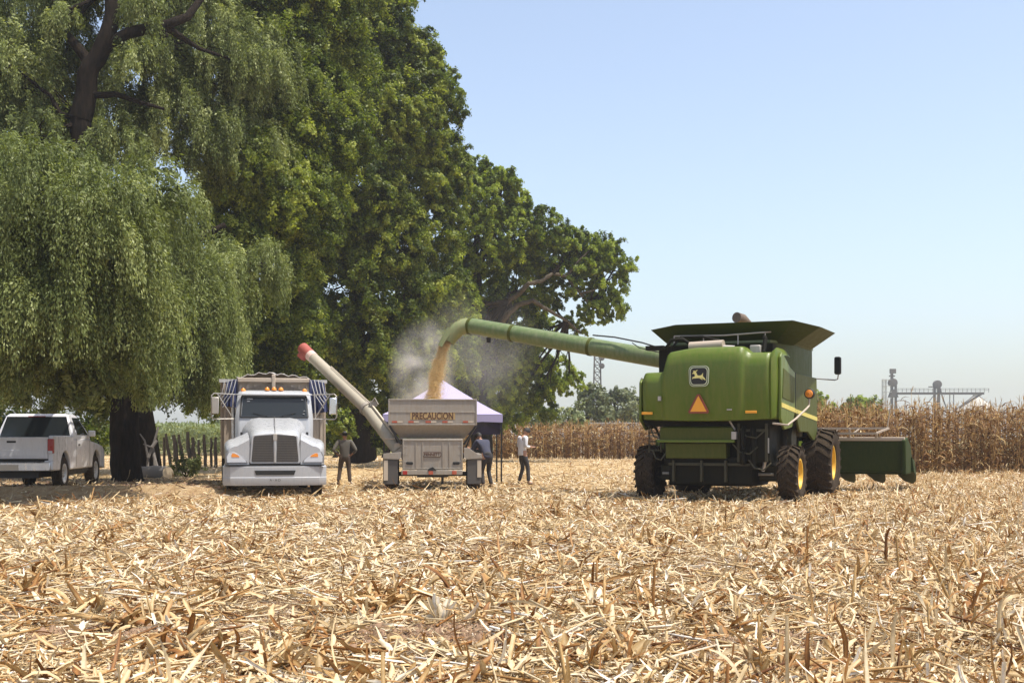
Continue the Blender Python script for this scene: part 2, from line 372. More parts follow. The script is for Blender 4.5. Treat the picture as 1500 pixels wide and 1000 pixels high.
PAL = [(0.0, (0.12, 0.045, 0.012)), (0.15, (0.33, 0.15, 0.04)), (0.35, (0.46, 0.30, 0.12)), (0.55, (0.62, 0.47, 0.26)), (0.8, (0.76, 0.63, 0.41)), (0.94, (0.80, 0.70, 0.54)), (1.0, (0.84, 0.79, 0.70))]
M['straw'] = strawmat('dry_maize_residue', PAL, 0.15)
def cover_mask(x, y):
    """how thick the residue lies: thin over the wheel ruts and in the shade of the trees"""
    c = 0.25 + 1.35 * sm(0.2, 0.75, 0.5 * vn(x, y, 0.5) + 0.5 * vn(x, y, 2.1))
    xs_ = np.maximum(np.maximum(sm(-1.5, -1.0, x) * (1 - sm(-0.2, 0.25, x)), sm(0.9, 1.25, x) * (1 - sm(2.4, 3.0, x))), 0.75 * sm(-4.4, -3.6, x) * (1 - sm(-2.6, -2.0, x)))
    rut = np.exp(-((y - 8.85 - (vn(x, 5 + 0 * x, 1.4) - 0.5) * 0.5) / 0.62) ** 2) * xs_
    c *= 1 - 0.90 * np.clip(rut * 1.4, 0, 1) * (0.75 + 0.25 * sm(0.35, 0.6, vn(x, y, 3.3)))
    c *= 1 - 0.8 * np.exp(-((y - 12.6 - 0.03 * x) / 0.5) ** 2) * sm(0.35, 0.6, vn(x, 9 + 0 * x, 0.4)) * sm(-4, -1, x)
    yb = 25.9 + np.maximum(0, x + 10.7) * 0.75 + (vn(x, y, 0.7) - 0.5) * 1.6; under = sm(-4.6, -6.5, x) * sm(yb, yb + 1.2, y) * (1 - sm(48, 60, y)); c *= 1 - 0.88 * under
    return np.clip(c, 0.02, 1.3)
def tones(n, bright=0.0):
    t = np.clip(RNG.normal(0.49 + bright, 0.25, n), 0, 1)
    k = RNG.random(n); t[k < 0.14] = RNG.random((k < 0.14).sum()) * 0.25; t[k > 0.975] = 0.82 + RNG.random((k > 0.975).sum()) * 0.18
    return t
def sample(y0, y1, dens):
    n = int(dens * 0.46 * (y1 * y1 - y0 * y0) * 1.32)
    y = np.sqrt(RNG.random(n) * (y1 * y1 - y0 * y0) + y0 * y0); x = (RNG.random(n) * 2 - 1) * (0.46 * y + 2.0)
    k = RNG.random(n) < cover_mask(x, y); return x[k], y[k]
def free_of_vehicles(x, y):
    return np.ones(len(x), bool)
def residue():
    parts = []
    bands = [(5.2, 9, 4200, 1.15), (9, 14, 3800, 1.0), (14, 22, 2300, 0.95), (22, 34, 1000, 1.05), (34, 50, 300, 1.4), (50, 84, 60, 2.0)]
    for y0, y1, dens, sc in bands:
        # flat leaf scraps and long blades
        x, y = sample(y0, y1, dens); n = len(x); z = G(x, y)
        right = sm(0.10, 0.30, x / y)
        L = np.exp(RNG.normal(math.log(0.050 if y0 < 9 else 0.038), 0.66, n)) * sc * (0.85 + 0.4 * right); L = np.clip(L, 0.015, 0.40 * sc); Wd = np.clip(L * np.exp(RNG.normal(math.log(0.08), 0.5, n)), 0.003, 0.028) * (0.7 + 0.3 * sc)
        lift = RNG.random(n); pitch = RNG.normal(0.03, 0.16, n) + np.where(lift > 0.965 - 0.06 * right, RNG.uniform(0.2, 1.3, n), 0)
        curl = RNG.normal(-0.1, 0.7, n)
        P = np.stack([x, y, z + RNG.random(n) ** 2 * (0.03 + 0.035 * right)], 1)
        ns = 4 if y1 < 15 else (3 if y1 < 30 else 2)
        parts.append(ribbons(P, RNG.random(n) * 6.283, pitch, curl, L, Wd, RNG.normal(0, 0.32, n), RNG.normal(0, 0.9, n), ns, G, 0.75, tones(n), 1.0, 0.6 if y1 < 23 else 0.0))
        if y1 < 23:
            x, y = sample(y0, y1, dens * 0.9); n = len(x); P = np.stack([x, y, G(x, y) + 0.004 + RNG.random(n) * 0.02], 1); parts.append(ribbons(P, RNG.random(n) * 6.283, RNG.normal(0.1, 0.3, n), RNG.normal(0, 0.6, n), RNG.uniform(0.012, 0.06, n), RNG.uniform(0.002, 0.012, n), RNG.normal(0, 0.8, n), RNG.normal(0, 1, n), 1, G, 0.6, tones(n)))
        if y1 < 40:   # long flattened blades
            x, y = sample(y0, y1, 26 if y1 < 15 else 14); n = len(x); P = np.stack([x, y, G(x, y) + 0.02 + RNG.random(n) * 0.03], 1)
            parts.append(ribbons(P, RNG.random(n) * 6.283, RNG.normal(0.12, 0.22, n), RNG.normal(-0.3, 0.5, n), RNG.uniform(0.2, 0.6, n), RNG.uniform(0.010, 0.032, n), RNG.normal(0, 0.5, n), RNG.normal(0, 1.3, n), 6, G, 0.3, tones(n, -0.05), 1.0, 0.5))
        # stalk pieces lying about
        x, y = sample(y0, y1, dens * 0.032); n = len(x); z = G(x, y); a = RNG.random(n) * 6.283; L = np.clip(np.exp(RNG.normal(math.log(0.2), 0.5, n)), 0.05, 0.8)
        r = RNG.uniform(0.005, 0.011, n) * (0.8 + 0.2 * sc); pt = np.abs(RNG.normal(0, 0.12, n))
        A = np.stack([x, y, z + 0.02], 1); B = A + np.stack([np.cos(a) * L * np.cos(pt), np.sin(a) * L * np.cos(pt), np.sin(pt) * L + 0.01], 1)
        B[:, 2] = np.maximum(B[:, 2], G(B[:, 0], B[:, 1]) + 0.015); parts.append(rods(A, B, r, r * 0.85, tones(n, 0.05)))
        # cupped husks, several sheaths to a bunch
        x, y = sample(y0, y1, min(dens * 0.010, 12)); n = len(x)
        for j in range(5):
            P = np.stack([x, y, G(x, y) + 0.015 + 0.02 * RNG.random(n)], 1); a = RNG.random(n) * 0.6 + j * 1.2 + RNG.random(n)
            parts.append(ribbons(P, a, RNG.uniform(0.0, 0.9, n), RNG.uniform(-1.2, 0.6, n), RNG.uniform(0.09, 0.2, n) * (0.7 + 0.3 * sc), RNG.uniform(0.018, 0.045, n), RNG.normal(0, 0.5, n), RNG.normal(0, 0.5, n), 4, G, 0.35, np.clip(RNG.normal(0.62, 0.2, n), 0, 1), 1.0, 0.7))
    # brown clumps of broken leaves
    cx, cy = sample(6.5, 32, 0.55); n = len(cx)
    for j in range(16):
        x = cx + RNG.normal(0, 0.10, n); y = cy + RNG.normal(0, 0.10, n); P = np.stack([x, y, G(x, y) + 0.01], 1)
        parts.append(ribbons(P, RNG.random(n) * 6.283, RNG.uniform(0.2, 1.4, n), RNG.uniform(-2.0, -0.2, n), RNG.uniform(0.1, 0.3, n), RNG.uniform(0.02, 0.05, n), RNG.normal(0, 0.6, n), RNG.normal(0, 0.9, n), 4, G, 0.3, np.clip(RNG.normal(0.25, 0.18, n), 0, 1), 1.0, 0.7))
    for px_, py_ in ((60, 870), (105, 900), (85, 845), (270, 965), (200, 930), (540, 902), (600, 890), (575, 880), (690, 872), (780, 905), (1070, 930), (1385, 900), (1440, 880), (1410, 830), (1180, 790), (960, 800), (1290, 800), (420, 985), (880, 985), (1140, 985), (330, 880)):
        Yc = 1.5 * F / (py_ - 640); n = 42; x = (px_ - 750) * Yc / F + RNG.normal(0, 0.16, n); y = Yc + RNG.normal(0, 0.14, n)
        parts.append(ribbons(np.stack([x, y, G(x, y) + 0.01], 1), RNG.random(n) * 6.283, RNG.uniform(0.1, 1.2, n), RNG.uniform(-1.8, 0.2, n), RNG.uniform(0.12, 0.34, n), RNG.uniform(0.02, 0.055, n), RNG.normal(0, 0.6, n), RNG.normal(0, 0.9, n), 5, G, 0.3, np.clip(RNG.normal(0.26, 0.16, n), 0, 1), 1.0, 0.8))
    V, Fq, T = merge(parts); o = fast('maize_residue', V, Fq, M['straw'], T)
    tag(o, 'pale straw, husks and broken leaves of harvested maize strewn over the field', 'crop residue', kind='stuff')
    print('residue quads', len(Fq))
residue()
def stubble():
    """cut stalks left standing in rows, thicker on the right"""
    parts = []; a = R(66); rx, ry = math.cos(a), math.sin(a)
    k = np.arange(-70, 70); s = np.arange(-20, 90, 0.17); K, S = np.meshgrid(k, s); K = K.ravel() * 0.80; S = S.ravel() + RNG.normal(0, 0.05, K.size)
    x = K * ry + S * rx + RNG.normal(0, 0.04, K.size); y = -K * rx + S * ry + 12
    keep = (y > 6.0) & (y < 60) & (np.abs(x) < 0.46 * y + 1) & (RNG.random(K.size) < 0.02 + 0.80 * sm(0.06, 0.30, x / y + (vn(x, y, 0.2) - 0.5) * 0.25) * (0.4 + 0.6 * vn(x, y, 0.8)) * cover_mask(x, y))
    # none where the machines and lorries stand
    for bx, by, br in ((4.3, 29, 3.2), (6.2, 32, 3.4), (-6.3, 33, 3.2), (-2.2, 35, 2.2), (-12, 33, 4)):
        keep &= (x - bx) ** 2 + (y - by) ** 2 > br * br
    x, y = x[keep], y[keep]; n = len(x); z = G(x, y); H = np.clip(np.exp(RNG.normal(math.log(0.16), 0.45, n)), 0.04, 0.45)
    lean = RNG.normal(0, 0.28, n); az = RNG.random(n) * 6.283
    A = np.stack([x, y, z - 0.02], 1); B = A + np.stack([np.cos(az) * np.sin(lean) * H, np.sin(az) * np.sin(lean) * H, np.cos(lean) * H], 1)
    r = RNG.uniform(0.008, 0.013, n); parts.append(rods(A, B, r, r * 0.9, np.clip(RNG.normal(0.38, 0.15, n), 0, 1)))
    for j in range(3):
        m = RNG.random(n) < 0.7; t = RNG.random(m.sum())[:, None]; P = A[m] * (1 - t) + B[m] * t; q = m.sum()
        parts.append(ribbons(P, RNG.random(q) * 6.283, RNG.uniform(0.4, 1.4, q), RNG.uniform(-2.4, -0.4, q), RNG.uniform(0.12, 0.38, q), RNG.uniform(0.012, 0.03, q), RNG.normal(0, 0.4, q), RNG.normal(0, 1.0, q), 4, G, 0.3, np.clip(RNG.normal(0.45, 0.2, q), 0, 1)))
    V, Fq, T = merge(parts); o = fast('maize_stubble', V, Fq, M['straw'], T)
    tag(o, 'cut maize stalks with torn leaves standing in the harvested field', 'stubble', kind='stuff')
stubble()
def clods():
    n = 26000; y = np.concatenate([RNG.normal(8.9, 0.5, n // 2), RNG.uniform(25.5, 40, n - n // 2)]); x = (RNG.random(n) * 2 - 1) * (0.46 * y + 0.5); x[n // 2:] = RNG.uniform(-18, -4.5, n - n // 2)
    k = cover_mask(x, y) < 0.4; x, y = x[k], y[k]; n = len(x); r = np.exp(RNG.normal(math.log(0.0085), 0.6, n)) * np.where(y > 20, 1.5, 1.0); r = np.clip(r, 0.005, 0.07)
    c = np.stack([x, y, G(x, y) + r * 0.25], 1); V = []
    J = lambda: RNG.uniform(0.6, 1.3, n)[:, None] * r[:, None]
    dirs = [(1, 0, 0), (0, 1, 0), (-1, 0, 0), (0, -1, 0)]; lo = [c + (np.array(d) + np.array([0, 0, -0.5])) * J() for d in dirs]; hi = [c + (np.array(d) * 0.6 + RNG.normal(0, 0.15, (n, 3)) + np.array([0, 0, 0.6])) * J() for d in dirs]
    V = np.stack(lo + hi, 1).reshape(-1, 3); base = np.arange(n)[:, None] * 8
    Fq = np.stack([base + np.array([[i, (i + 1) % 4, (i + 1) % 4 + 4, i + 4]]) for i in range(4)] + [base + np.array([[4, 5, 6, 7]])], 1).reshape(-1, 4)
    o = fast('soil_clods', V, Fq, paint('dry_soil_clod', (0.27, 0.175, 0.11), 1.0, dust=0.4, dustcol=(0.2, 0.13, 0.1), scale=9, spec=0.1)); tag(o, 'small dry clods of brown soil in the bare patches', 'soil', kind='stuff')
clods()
# the tallest broken stalks near the camera
def broken_stalk(px, py, hpx, lean, label, tone, leaves, r=0.012, grp=None):
    Y = 1.5 * F / (py - 640); base = W(px, py, Y); h = hpx * Y / F; e = thing('broken_stalk', (base.x, Y, float(G(base.x, Y)) - 0.02), 0, label, 'maize stalk', 'tall broken stalks in the foreground')
    top = Vector((math.sin(lean) * h, 0.05 * h, math.cos(lean) * h))
    mb = MB(); P = [Vector((0, 0, 0)).lerp(top, t) + Vector((random.gauss(0, .004), random.gauss(0, .004), 0)) for t in (0, .25, .5, .75, 1)]
    mb.tube(P, [r * 1.1, r, r * 1.15, r * 0.95, r], 8); mt = MB()
    o = mb.build('stalk', M['straw'], e); a = o.data.attributes.new('tone', 'FLOAT', 'POINT'); a.data.foreach_set('value', [tone] * len(o.data.vertices))
    n = leaves; t = RNG.random(n)[:, None]; PP = np.array(top)[None, :] * t
    V, Fq, T = ribbons(PP, RNG.random(n) * 6.283, RNG.uniform(0.7, 1.4, n), RNG.uniform(-2.8, -1.0, n), RNG.uniform(0.16, 0.34, n), RNG.uniform(0.02, 0.04, n), 0, RNG.normal(0, 1, n), 5, None, 0.2, np.clip(RNG.normal(tone, 0.1, n), 0, 1))
    q = 12
    for i in range(n): fast('dry_leaf', V[i*q:(i+1)*q], Fq[:5], M['straw'], T[i*q:(i+1)*q], parent=e)
broken_stalk(957, 905, 75, 0.02, 'upright olive stalk in front of the combine, right of the frame centre', 0.18, 3)
broken_stalk(1182, 838, 64, 0.03, 'brown stub below the right wheels of the combine', 0.15, 6)
broken_stalk(1297, 835, 52, 0.05, 'short dark brown stub left of its tall pale neighbour', 0.08, 4, 0.018)
broken_stalk(1316, 850, 60, -0.02, 'upright tan stalk right of the short dark stub', 0.3, 3)
broken_stalk(1460, 950, 75, 0.12, 'pale leaning stalk near the bottom right corner', 0.6, 4, 0.014)
broken_stalk(1412, 920, 90, 0.35, 'rusty brown stalk leaning right beside the pale one', 0.14, 5, 0.014)
broken_stalk(1405, 905, 105, -0.42, 'long tan stalk leaning left over the stubble', 0.35, 3)
# ---------------------------------------------------------------- standing maize
CPAL = [(0.0, (0.08, 0.032, 0.006)), (0.3, (0.145, 0.062, 0.012)), (0.55, (0.27, 0.138, 0.034)), (0.8, (0.50, 0.33, 0.12)), (1.0, (0.72, 0.60, 0.36))]
M['maize'] = strawmat('dry_standing_maize', CPAL, 0.25)
def maize(name, x0, x1, yf, depth, h, dens, label, leaf=11, sc=1.0, skew=0.0):
    n = int((x1 - x0) * depth * dens); x = RNG.uniform(x0, x1, n); d = RNG.random(n) ** 1.5 * depth; y = yf(x) + d
    z = G(x, y); H = h * (RNG.normal(0.98, 0.075, n) + (RNG.random(n) < 0.06) * RNG.uniform(0, 0.12, n)) * (0.96 + 0.08 * vn(x, y, 0.25)); lean = RNG.normal(0, 0.06, n); az = RNG.random(n) * 6.283
    A = np.stack([x, y, z], 1); B = A + np.stack([np.cos(az) * lean * H, np.sin(az) * lean * H, H], 1); parts = [rods(A, B, 0.016 * sc, 0.006 * sc, np.clip(RNG.normal(0.55, 0.15, n), 0, 1))]
    for j in range(leaf):
        t = (j + 0.6 + RNG.random(n) * 0.8) / (leaf + 1); P = A + (B - A) * t[:, None]; hi = t
        parts.append(ribbons(P, RNG.random(n) * 6.283, RNG.uniform(0.5, 1.25, n), RNG.uniform(-3.0, -1.5, n), RNG.uniform(0.35, 0.75, n), RNG.uniform(0.03, 0.065, n) * sc, RNG.normal(0, 0.3, n), RNG.normal(0, 1.3, n), 4, G, 0.2, np.clip(RNG.normal(0.42, 0.25, n), 0, 1)))
    for j in range(3):   # tassel
        parts.append(ribbons(B, RNG.random(n) * 6.283, RNG.uniform(0.9, 1.5, n), RNG.uniform(-1.0, 0, n), RNG.uniform(0.15, 0.32, n), 0.02 * sc, 0, 0, 2, None, 0.4, np.clip(RNG.normal(0.7, 0.12, n), 0, 1)))
    t = RNG.uniform(0.4, 0.55, n); P = A + (B - A) * t[:, None]; q = P + np.stack([RNG.normal(0, .06, n), RNG.normal(0, .06, n), RNG.uniform(-0.2, 0.18, n)], 1)
    parts.append(rods(P, q, 0.03 * sc, 0.018 * sc, np.clip(RNG.normal(0.85, 0.1, n), 0, 1)))
    V, Fq, T = merge(parts); o = fast(name, V, Fq, M['maize'], T); tag(o, label, 'maize', kind='stuff'); print(name, len(Fq))
maize('standing_maize', 11.0, 38.0, lambda x: 49 + 0.10 * (x - 20), 11, 2.62, 6.5, 'dense brown dry maize still standing to the right behind the combine header')
maize('standing_maize', -6.0, 26.0, lambda x: 83.5 + 0 * x, 12, 2.25, 4.0, 'far strip of standing brown maize behind the man in the white shirt', 9, 1.5)

hY = 1.5 * F / (925 - 640); hp0 = W(645, 925, hY); hk = thing('maize_husk', (hp0.x, hY, float(G(hp0.x, hY))), 0, 'pale upright bunch of open husk leaves in the middle foreground above the bare soil', 'maize husk')
V, Fq, T = ribbons(np.stack([RNG.normal(0, .012, 14), RNG.normal(0, .012, 14), np.zeros(14)], 1), np.arange(14) * 0.9, RNG.uniform(0.9, 1.35, 14), RNG.uniform(-0.3, 0.7, 14), RNG.uniform(0.13, 0.24, 14), RNG.uniform(0.04, 0.06, 14), 1.57, 1.57, 5, None, 0.25, RNG.uniform(0.55, 0.95, 14), 1.0, 0.8)
fast('husk_leaves', V, Fq, M['straw'], T, parent=hk)
# ---------------------------------------------------------------- trees
def crown(name, blobs, size, ncl, nleaf, mat, parent, origin, elong=1.0, seedshift=0, spread=0.33, minz=1.2):
    """leaves in clumps spread over a cluster of lobes; blobs: (px, py, Y, radius px)"""
    Ps = []; Nn = []; Tn = []
    cen = np.array([list(W(a, b, Y)) for a, b, Y, r in blobs]); rad = np.array([r * Y / F for a, b, Y, r in blobs])
    for (c, r) in zip(cen, rad):
        m = max(8, int(ncl * r * r)); u = RNG.normal(0, 1, (m, 3)); u /= np.linalg.norm(u, axis=1)[:, None]
        u = u[(u[:, 1] < 0.35) | (RNG.random(m) < 0.45)]; m = len(u)
        rr = r * (0.55 + 0.5 * RNG.random(m) ** 0.7 + (RNG.random(m) < 0.14) * RNG.uniform(0.0, 0.30, m)); cc = c + u * rr[:, None] * np.array([1, 1, 0.92])
        k = RNG.poisson(nleaf, m) + 4; idx = np.repeat(np.arange(m), k); tot = len(idx)
        cr = (spread * RNG.uniform(0.6, 1.4, m) * (0.5 + 0.18 * r))[idx]
        off = RNG.normal(0, 1, (tot, 3)); on = np.linalg.norm(off, axis=1)[:, None]; off = off / on * (RNG.random(tot) ** 0.5)[:, None]; axs = RNG.normal(0, 1, (m, 3)) + u * 1.2; axs /= np.linalg.norm(axs, axis=1)[:, None]
        off = off * 0.75 + axs[idx] * RNG.uniform(-1.5, 1.5, tot)[:, None]; off[:, 2] -= 0.25 * (off[:, 0] ** 2 + off[:, 1] ** 2)
        Ps.append(cc[idx] + off * cr[:, None]); Nn.append(off * 0.8 + u[idx] * 0.5 + np.array([0, -0.25, 0.55]) + RNG.normal(0, 0.75, (tot, 3)))
        Tn.append(np.clip(0.5 + 0.12 * RNG.normal() + 0.24 * RNG.normal(0, 1, m)[idx] + 0.17 * RNG.normal(0, 1, tot), 0, 1))
    P = np.concatenate(Ps); Nm = np.concatenate(Nn); T = np.concatenate(Tn); n = len(P)
    ok = P[:, 2] > G(P[:, 0], P[:, 1]) + minz; P, Nm, T = P[ok], Nm[ok], T[ok]; n = len(P)
    Nm /= np.linalg.norm(Nm, axis=1)[:, None]; ax = RNG.normal(0, 1, (n, 3)); ax = np.cross(Nm, ax); ax /= np.linalg.norm(ax, axis=1)[:, None]; bx = np.cross(Nm, ax)
    s = (size * RNG.uniform(0.65, 1.35, n))[:, None]
    V = np.stack([P - ax * s * elong, P - bx * s * 0.55 + Nm * s * 0.12, P + ax * s * elong, P + bx * s * 0.55 + Nm * s * 0.12], 1).reshape(-1, 3) - np.array(origin)
    Fq = np.arange(4 * n).reshape(-1, 4); o = fast(name, V, Fq, mat, np.repeat(T, 4), parent=parent); print(name, n); return cen, rad
def hanging(name, blobs, mat, parent, origin, nst=26, L=(0.9, 2.4), leaf=0.07, per=34):
    """weeping strands: twigs that arch out and hang, with narrow leaves along them"""
    PP = []; DD = []; TT = []; SS = []
    for a, b, Y, r0 in blobs:
        c = np.array(W(a, b, Y)); r = r0 * Y / F; mc = max(6, int(nst * r * r / 9)); uc = RNG.normal(0, 1, (mc, 3)); uc /= np.linalg.norm(uc, axis=1)[:, None]; uc[:, 2] = uc[:, 2] * 0.8 + 0.2
        uc = uc[(uc[:, 1] < 0.4) | (RNG.random(mc) < 0.4)]; mc = len(uc); per_c = RNG.poisson(9, mc) + 2; u = np.repeat(uc, per_c, 0); m = len(u); tc_ = np.repeat(RNG.normal(0, 0.17, mc), per_c); u = u + RNG.normal(0, 0.13, u.shape) / max(0.6, r) * 1.3
        p0 = c + u * r * np.repeat(RNG.uniform(0.5, 1.05, mc), per_c)[:, None]; out = u * np.array([1, 1, 0.0]); ln = RNG.uniform(*L, m) * min(1.3, 0.45 + 0.35 * r); tn = np.clip(RNG.normal(0.5, 0.14, m) + tc_, 0, 1)
        t = RNG.random((m, per)) ** 0.9; arch = 0.55
        pos = p0[:, None, :] + out[:, None, :] * (arch * (1 - np.exp(-2.2 * t)))[:, :, None] * ln[:, None, None] * 0.5
        pos[:, :, 2] += (0.25 * t - 1.0 * t ** 1.5) * ln[:, None]; pos += RNG.normal(0, 0.05, pos.shape)
        d = np.stack([out[:, None, 0] * np.exp(-2.0 * t), out[:, None, 1] * np.exp(-2.0 * t), 0.25 - 1.5 * np.sqrt(t)], -1) + RNG.normal(0, 0.35, pos.shape)
        PP.append(pos.reshape(-1, 3)); DD.append(d.reshape(-1, 3)); TT.append(np.clip(np.repeat(tn, per) + RNG.normal(0, 0.12, m * per), 0, 1))
    P = np.concatenate(PP); D = np.concatenate(DD); T = np.concatenate(TT); ok = P[:, 2] > 2.15 + 1.5 * vn(P[:, 0], P[:, 1], 1.1) ** 1.5; P, D, T = P[ok], D[ok], T[ok]; n = len(P)
    D /= np.linalg.norm(D, axis=1)[:, None]; S = np.cross(D, RNG.normal(0, 1, (n, 3)) + np.array([0, 0, 1.0])); S /= np.linalg.norm(S, axis=1)[:, None] + 1e-9
    l = (leaf * RNG.uniform(0.7, 1.4, n))[:, None]; w = l * 0.33
    V = np.stack([P, P + D * l - S * w, P + D * l * 2, P + D * l + S * w], 1).reshape(-1, 3) - np.array(origin)
    o = fast(name, V, np.arange(4 * n).reshape(-1, 4), mat, np.repeat(T, 4), parent=parent); print(name, 'hanging', n)
def wob(a, b, n, amp):
    a, b = Vector(a), Vector(b); return [a.lerp(b, i / n) + (Vector((random.gauss(0, amp), random.gauss(0, amp), random.gauss(0, amp * 0.5))) if 0 < i < n else Vector()) for i in range(n + 1)]
def limbs(parent, origin, paths, mat=None, name='limb'):
    for P, r0, r1 in paths:
        mb = MB(); P = [Vector(p) - Vector(origin) for p in P]; Q = []
        for i in range(len(P) - 1):
            for k in range(3):
                a_, b_ = P[i], P[i + 1]; q_ = a_.lerp(b_, k / 3); Q.append(q_ + (Vector((random.gauss(0, 1), random.gauss(0, 1), random.gauss(0, .5))) * r0 * 0.10 if k else Vector()))
        P = Q + [P[-1]]; n = len(P); mb.tube(P, [r0 + (r1 - r0) * i / (n - 1) for i in range(n)], 10)
        mb.build(name, mat or M['bark'], parent)
def twigs(parent, origin, starts, blobs, mat, k=2):
    """limb to the middle of every lobe, forking inside it, as one branch mesh per lobe"""
    for a, b, Y, r in blobs:
        c = W(a, b, Y); s = min(starts, key=lambda q: (Vector(q) - c).length); rr = r * Y / F; mb = MB(); O = Vector(origin)
        P = wob(s, c, 5, 0.12 * rr); mb.tube([p - O for p in P], [0.10 + 0.02 * rr] + [0.085, 0.07, 0.055, 0.045, 0.035], 6)
        for j in range(7):
            d = Vector((random.gauss(0, 1), random.gauss(0, 1), random.gauss(0.3, 1))).normalized() * rr * random.uniform(0.6, 0.95)
            i = random.choice([2, 3, 4, 5]); mb.tube([p - O for p in wob(P[i], c + d, 4, 0.06 * rr)], [0.035, 0.03, 0.022, 0.015, 0.008], 5)
        mb.build('branch', mat, parent)
M['leaf_willow'] = leafmat('grey_green_leaves', (0.055, 0.070, 0.018), (0.165, 0.20, 0.062), (0.36, 0.39, 0.155), 0.36, (1.2, 1.2, 0.5))
M['leaf_cotton'] = leafmat('glossy_green_leaves', (0.035, 0.055, 0.008), (0.135, 0.175, 0.026), (0.36, 0.39, 0.07), 0.45, (1.3, 1.4, 0.4))
M['leaf_far'] = leafmat('yellow_green_leaves', (0.055, 0.085, 0.010), (0.16, 0.215, 0.028), (0.36, 0.43, 0.07), 0.48, (1.4, 1.35, 0.35))
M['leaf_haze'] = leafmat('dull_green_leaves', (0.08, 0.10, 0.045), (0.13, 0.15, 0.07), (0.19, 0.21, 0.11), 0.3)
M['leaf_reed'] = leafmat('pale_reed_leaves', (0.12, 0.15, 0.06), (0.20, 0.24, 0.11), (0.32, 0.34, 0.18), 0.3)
# A: the weeping tree over the pickup
oA = W(187, 704, 37.6); oA.z = 0.1
tA = thing('weeping_tree', oA, 0, 'huge weeping grey green tree overhanging the white pickup', 'tree')
A_hang = [(-60, 290, 34, 120), (40, 300, 33, 95), (100, 285, 34, 70), (140, 330, 33, 85), (215, 290, 34, 62), (245, 330, 34.5, 55), (-20, 420, 33, 110), (80, 420, 33, 90), (170, 430, 33.5, 85), (245, 420, 35, 70), (300, 430, 36, 55),
          (20, 520, 34, 90), (110, 520, 34, 85), (200, 520, 35, 75), (265, 520, 36, 60), (305, 500, 37, 48), (-60, 530, 34, 90), (330, 400, 38, 50), (385, 385, 39.5, 32),
          (60, 560, 38, 70), (150, 560, 38, 70), (240, 555, 39, 60), (310, 560, 42, 45)]
A_hang = [(a, b, Y - (5.6 if a < 150 else 5.0) if Y < 37.5 and b < 540 and a < 218 else Y, r) for a, b, Y, r in A_hang]
A_hang += [(150, 380, 29.0, 50), (60, 330, 28.0, 50), (205, 330, 30.0, 38)]
A_up = [(-60, 90, 41, 120), (30, 40, 42, 110), (20, 150, 41, 90), (90, 210, 40, 60), (210, 110, 42.5, 85), (260, 190, 42, 70), (300, 80, 43, 85), (170, 190, 42, 60), (120, -60, 42, 110), (250, -30, 43, 100), (370, 110, 44, 75), (330, 200, 43, 75), (60, 100, 43, 70), (-40, 230, 39, 80), (60, 205, 38, 48), (170, 215, 38, 45), (90, 20, 37.8, 30), (200, 95, 38, 36), (10, 100, 39, 70), (215, 20, 38.5, 34)]
hanging('crown', A_hang, M['leaf_willow'], tA, oA, nst=190, per=64, leaf=0.046)
hanging('crown', A_up, M['leaf_willow'], tA, oA, nst=120, per=56, L=(0.6, 1.3), leaf=0.050)
crown('crown', [(a, b - 8, Y + 0.8, r * 0.85) for a, b, Y, r in A_hang + A_up], 0.055, 34, 110, M['leaf_willow'], tA, oA, 1.3, spread=0.4)
mid = W(130, 420, 38.5); fork = W(118, 175, 38.6)
limbs(tA, oA, [([W(187, 716, 37.6), W(187, 700, 37.6), W(182, 640, 37.6), W(170, 540, 38), mid, W(112, 260, 38.5), fork], 0.50, 0.32)], name='trunk')
limbs(tA, oA, [([fork, W(128, 110, 38.6), W(150, 70, 38.6), W(165, 20, 38.7), W(160, -60, 39)], 0.36, 0.2), ([W(150, 70, 38.6), W(190, 48, 38.7), W(240, 38, 39), W(275, 25, 39.4), W(300, -10, 40)], 0.22, 0.1),
               ([W(138, 100, 38.6), W(110, 65, 38.7), W(80, 35, 39)], 0.2, 0.1), ([W(128, 140, 38.6), W(168, 138, 38.5), W(205, 150, 38.8), W(240, 160, 39.4)], 0.12, 0.05), ([mid, W(40, 330, 37.5), W(-40, 280, 36.5)], 0.3, 0.12), ([mid, W(230, 380, 38), W(330, 330, 39)], 0.3, 0.1)])
twigs(tA, oA, [mid, fork, W(160, -20, 39), W(240, 38, 39), W(230, 380, 38), W(40, 330, 37.5)], A_hang[::2] + A_up[::2], M['bark'])
# B: the tall dark tree behind, its leaning trunk close to the first
oB = W(222, 692, 45.5); oB.z = 0.08
tB = thing('cottonwood_tree', oB, 0, 'tall dark cottonwood behind the white dump truck with a leaning trunk', 'tree', 'cottonwoods along the field edge')
B_bl = [(350, 240, 44, 60), (410, 290, 45.5, 60), (345, 350, 44.5, 50), (400, 60, 47, 80), (455, 20, 48, 85), (430, 140, 47, 80), (395, 210, 46, 70), (470, 210, 48, 75), (360, 300, 46, 70), (430, 300, 47, 75), (390, 390, 47, 70), (330, 470, 48, 60), (410, 470, 48, 70), (370, 545, 49, 50), (500, 622, 52, 20), (460, 110, 49, 80), (380, -50, 47, 100), (480, -70, 49, 100), (330, 570, 49, 34), (425, 545, 50, 45), (290, 585, 49, 22)]
crown('crown', B_bl, 0.058, 85, 140, M['leaf_cotton'], tB, oB, 1.1)
tb1 = W(205, 520, 46); tb2 = W(320, 380, 47)
limbs(tB, oB, [([W(222, 700, 45.5), W(215, 640, 45.5), W(208, 580, 45.8), tb1], 0.40, 0.34)], name='trunk')
limbs(tB, oB, [([tb1, tb2, W(400, 220, 47.5), W(440, 60, 48)], 0.4, 0.15), ([tb1, W(260, 430, 47), W(350, 480, 48)], 0.3, 0.1)])
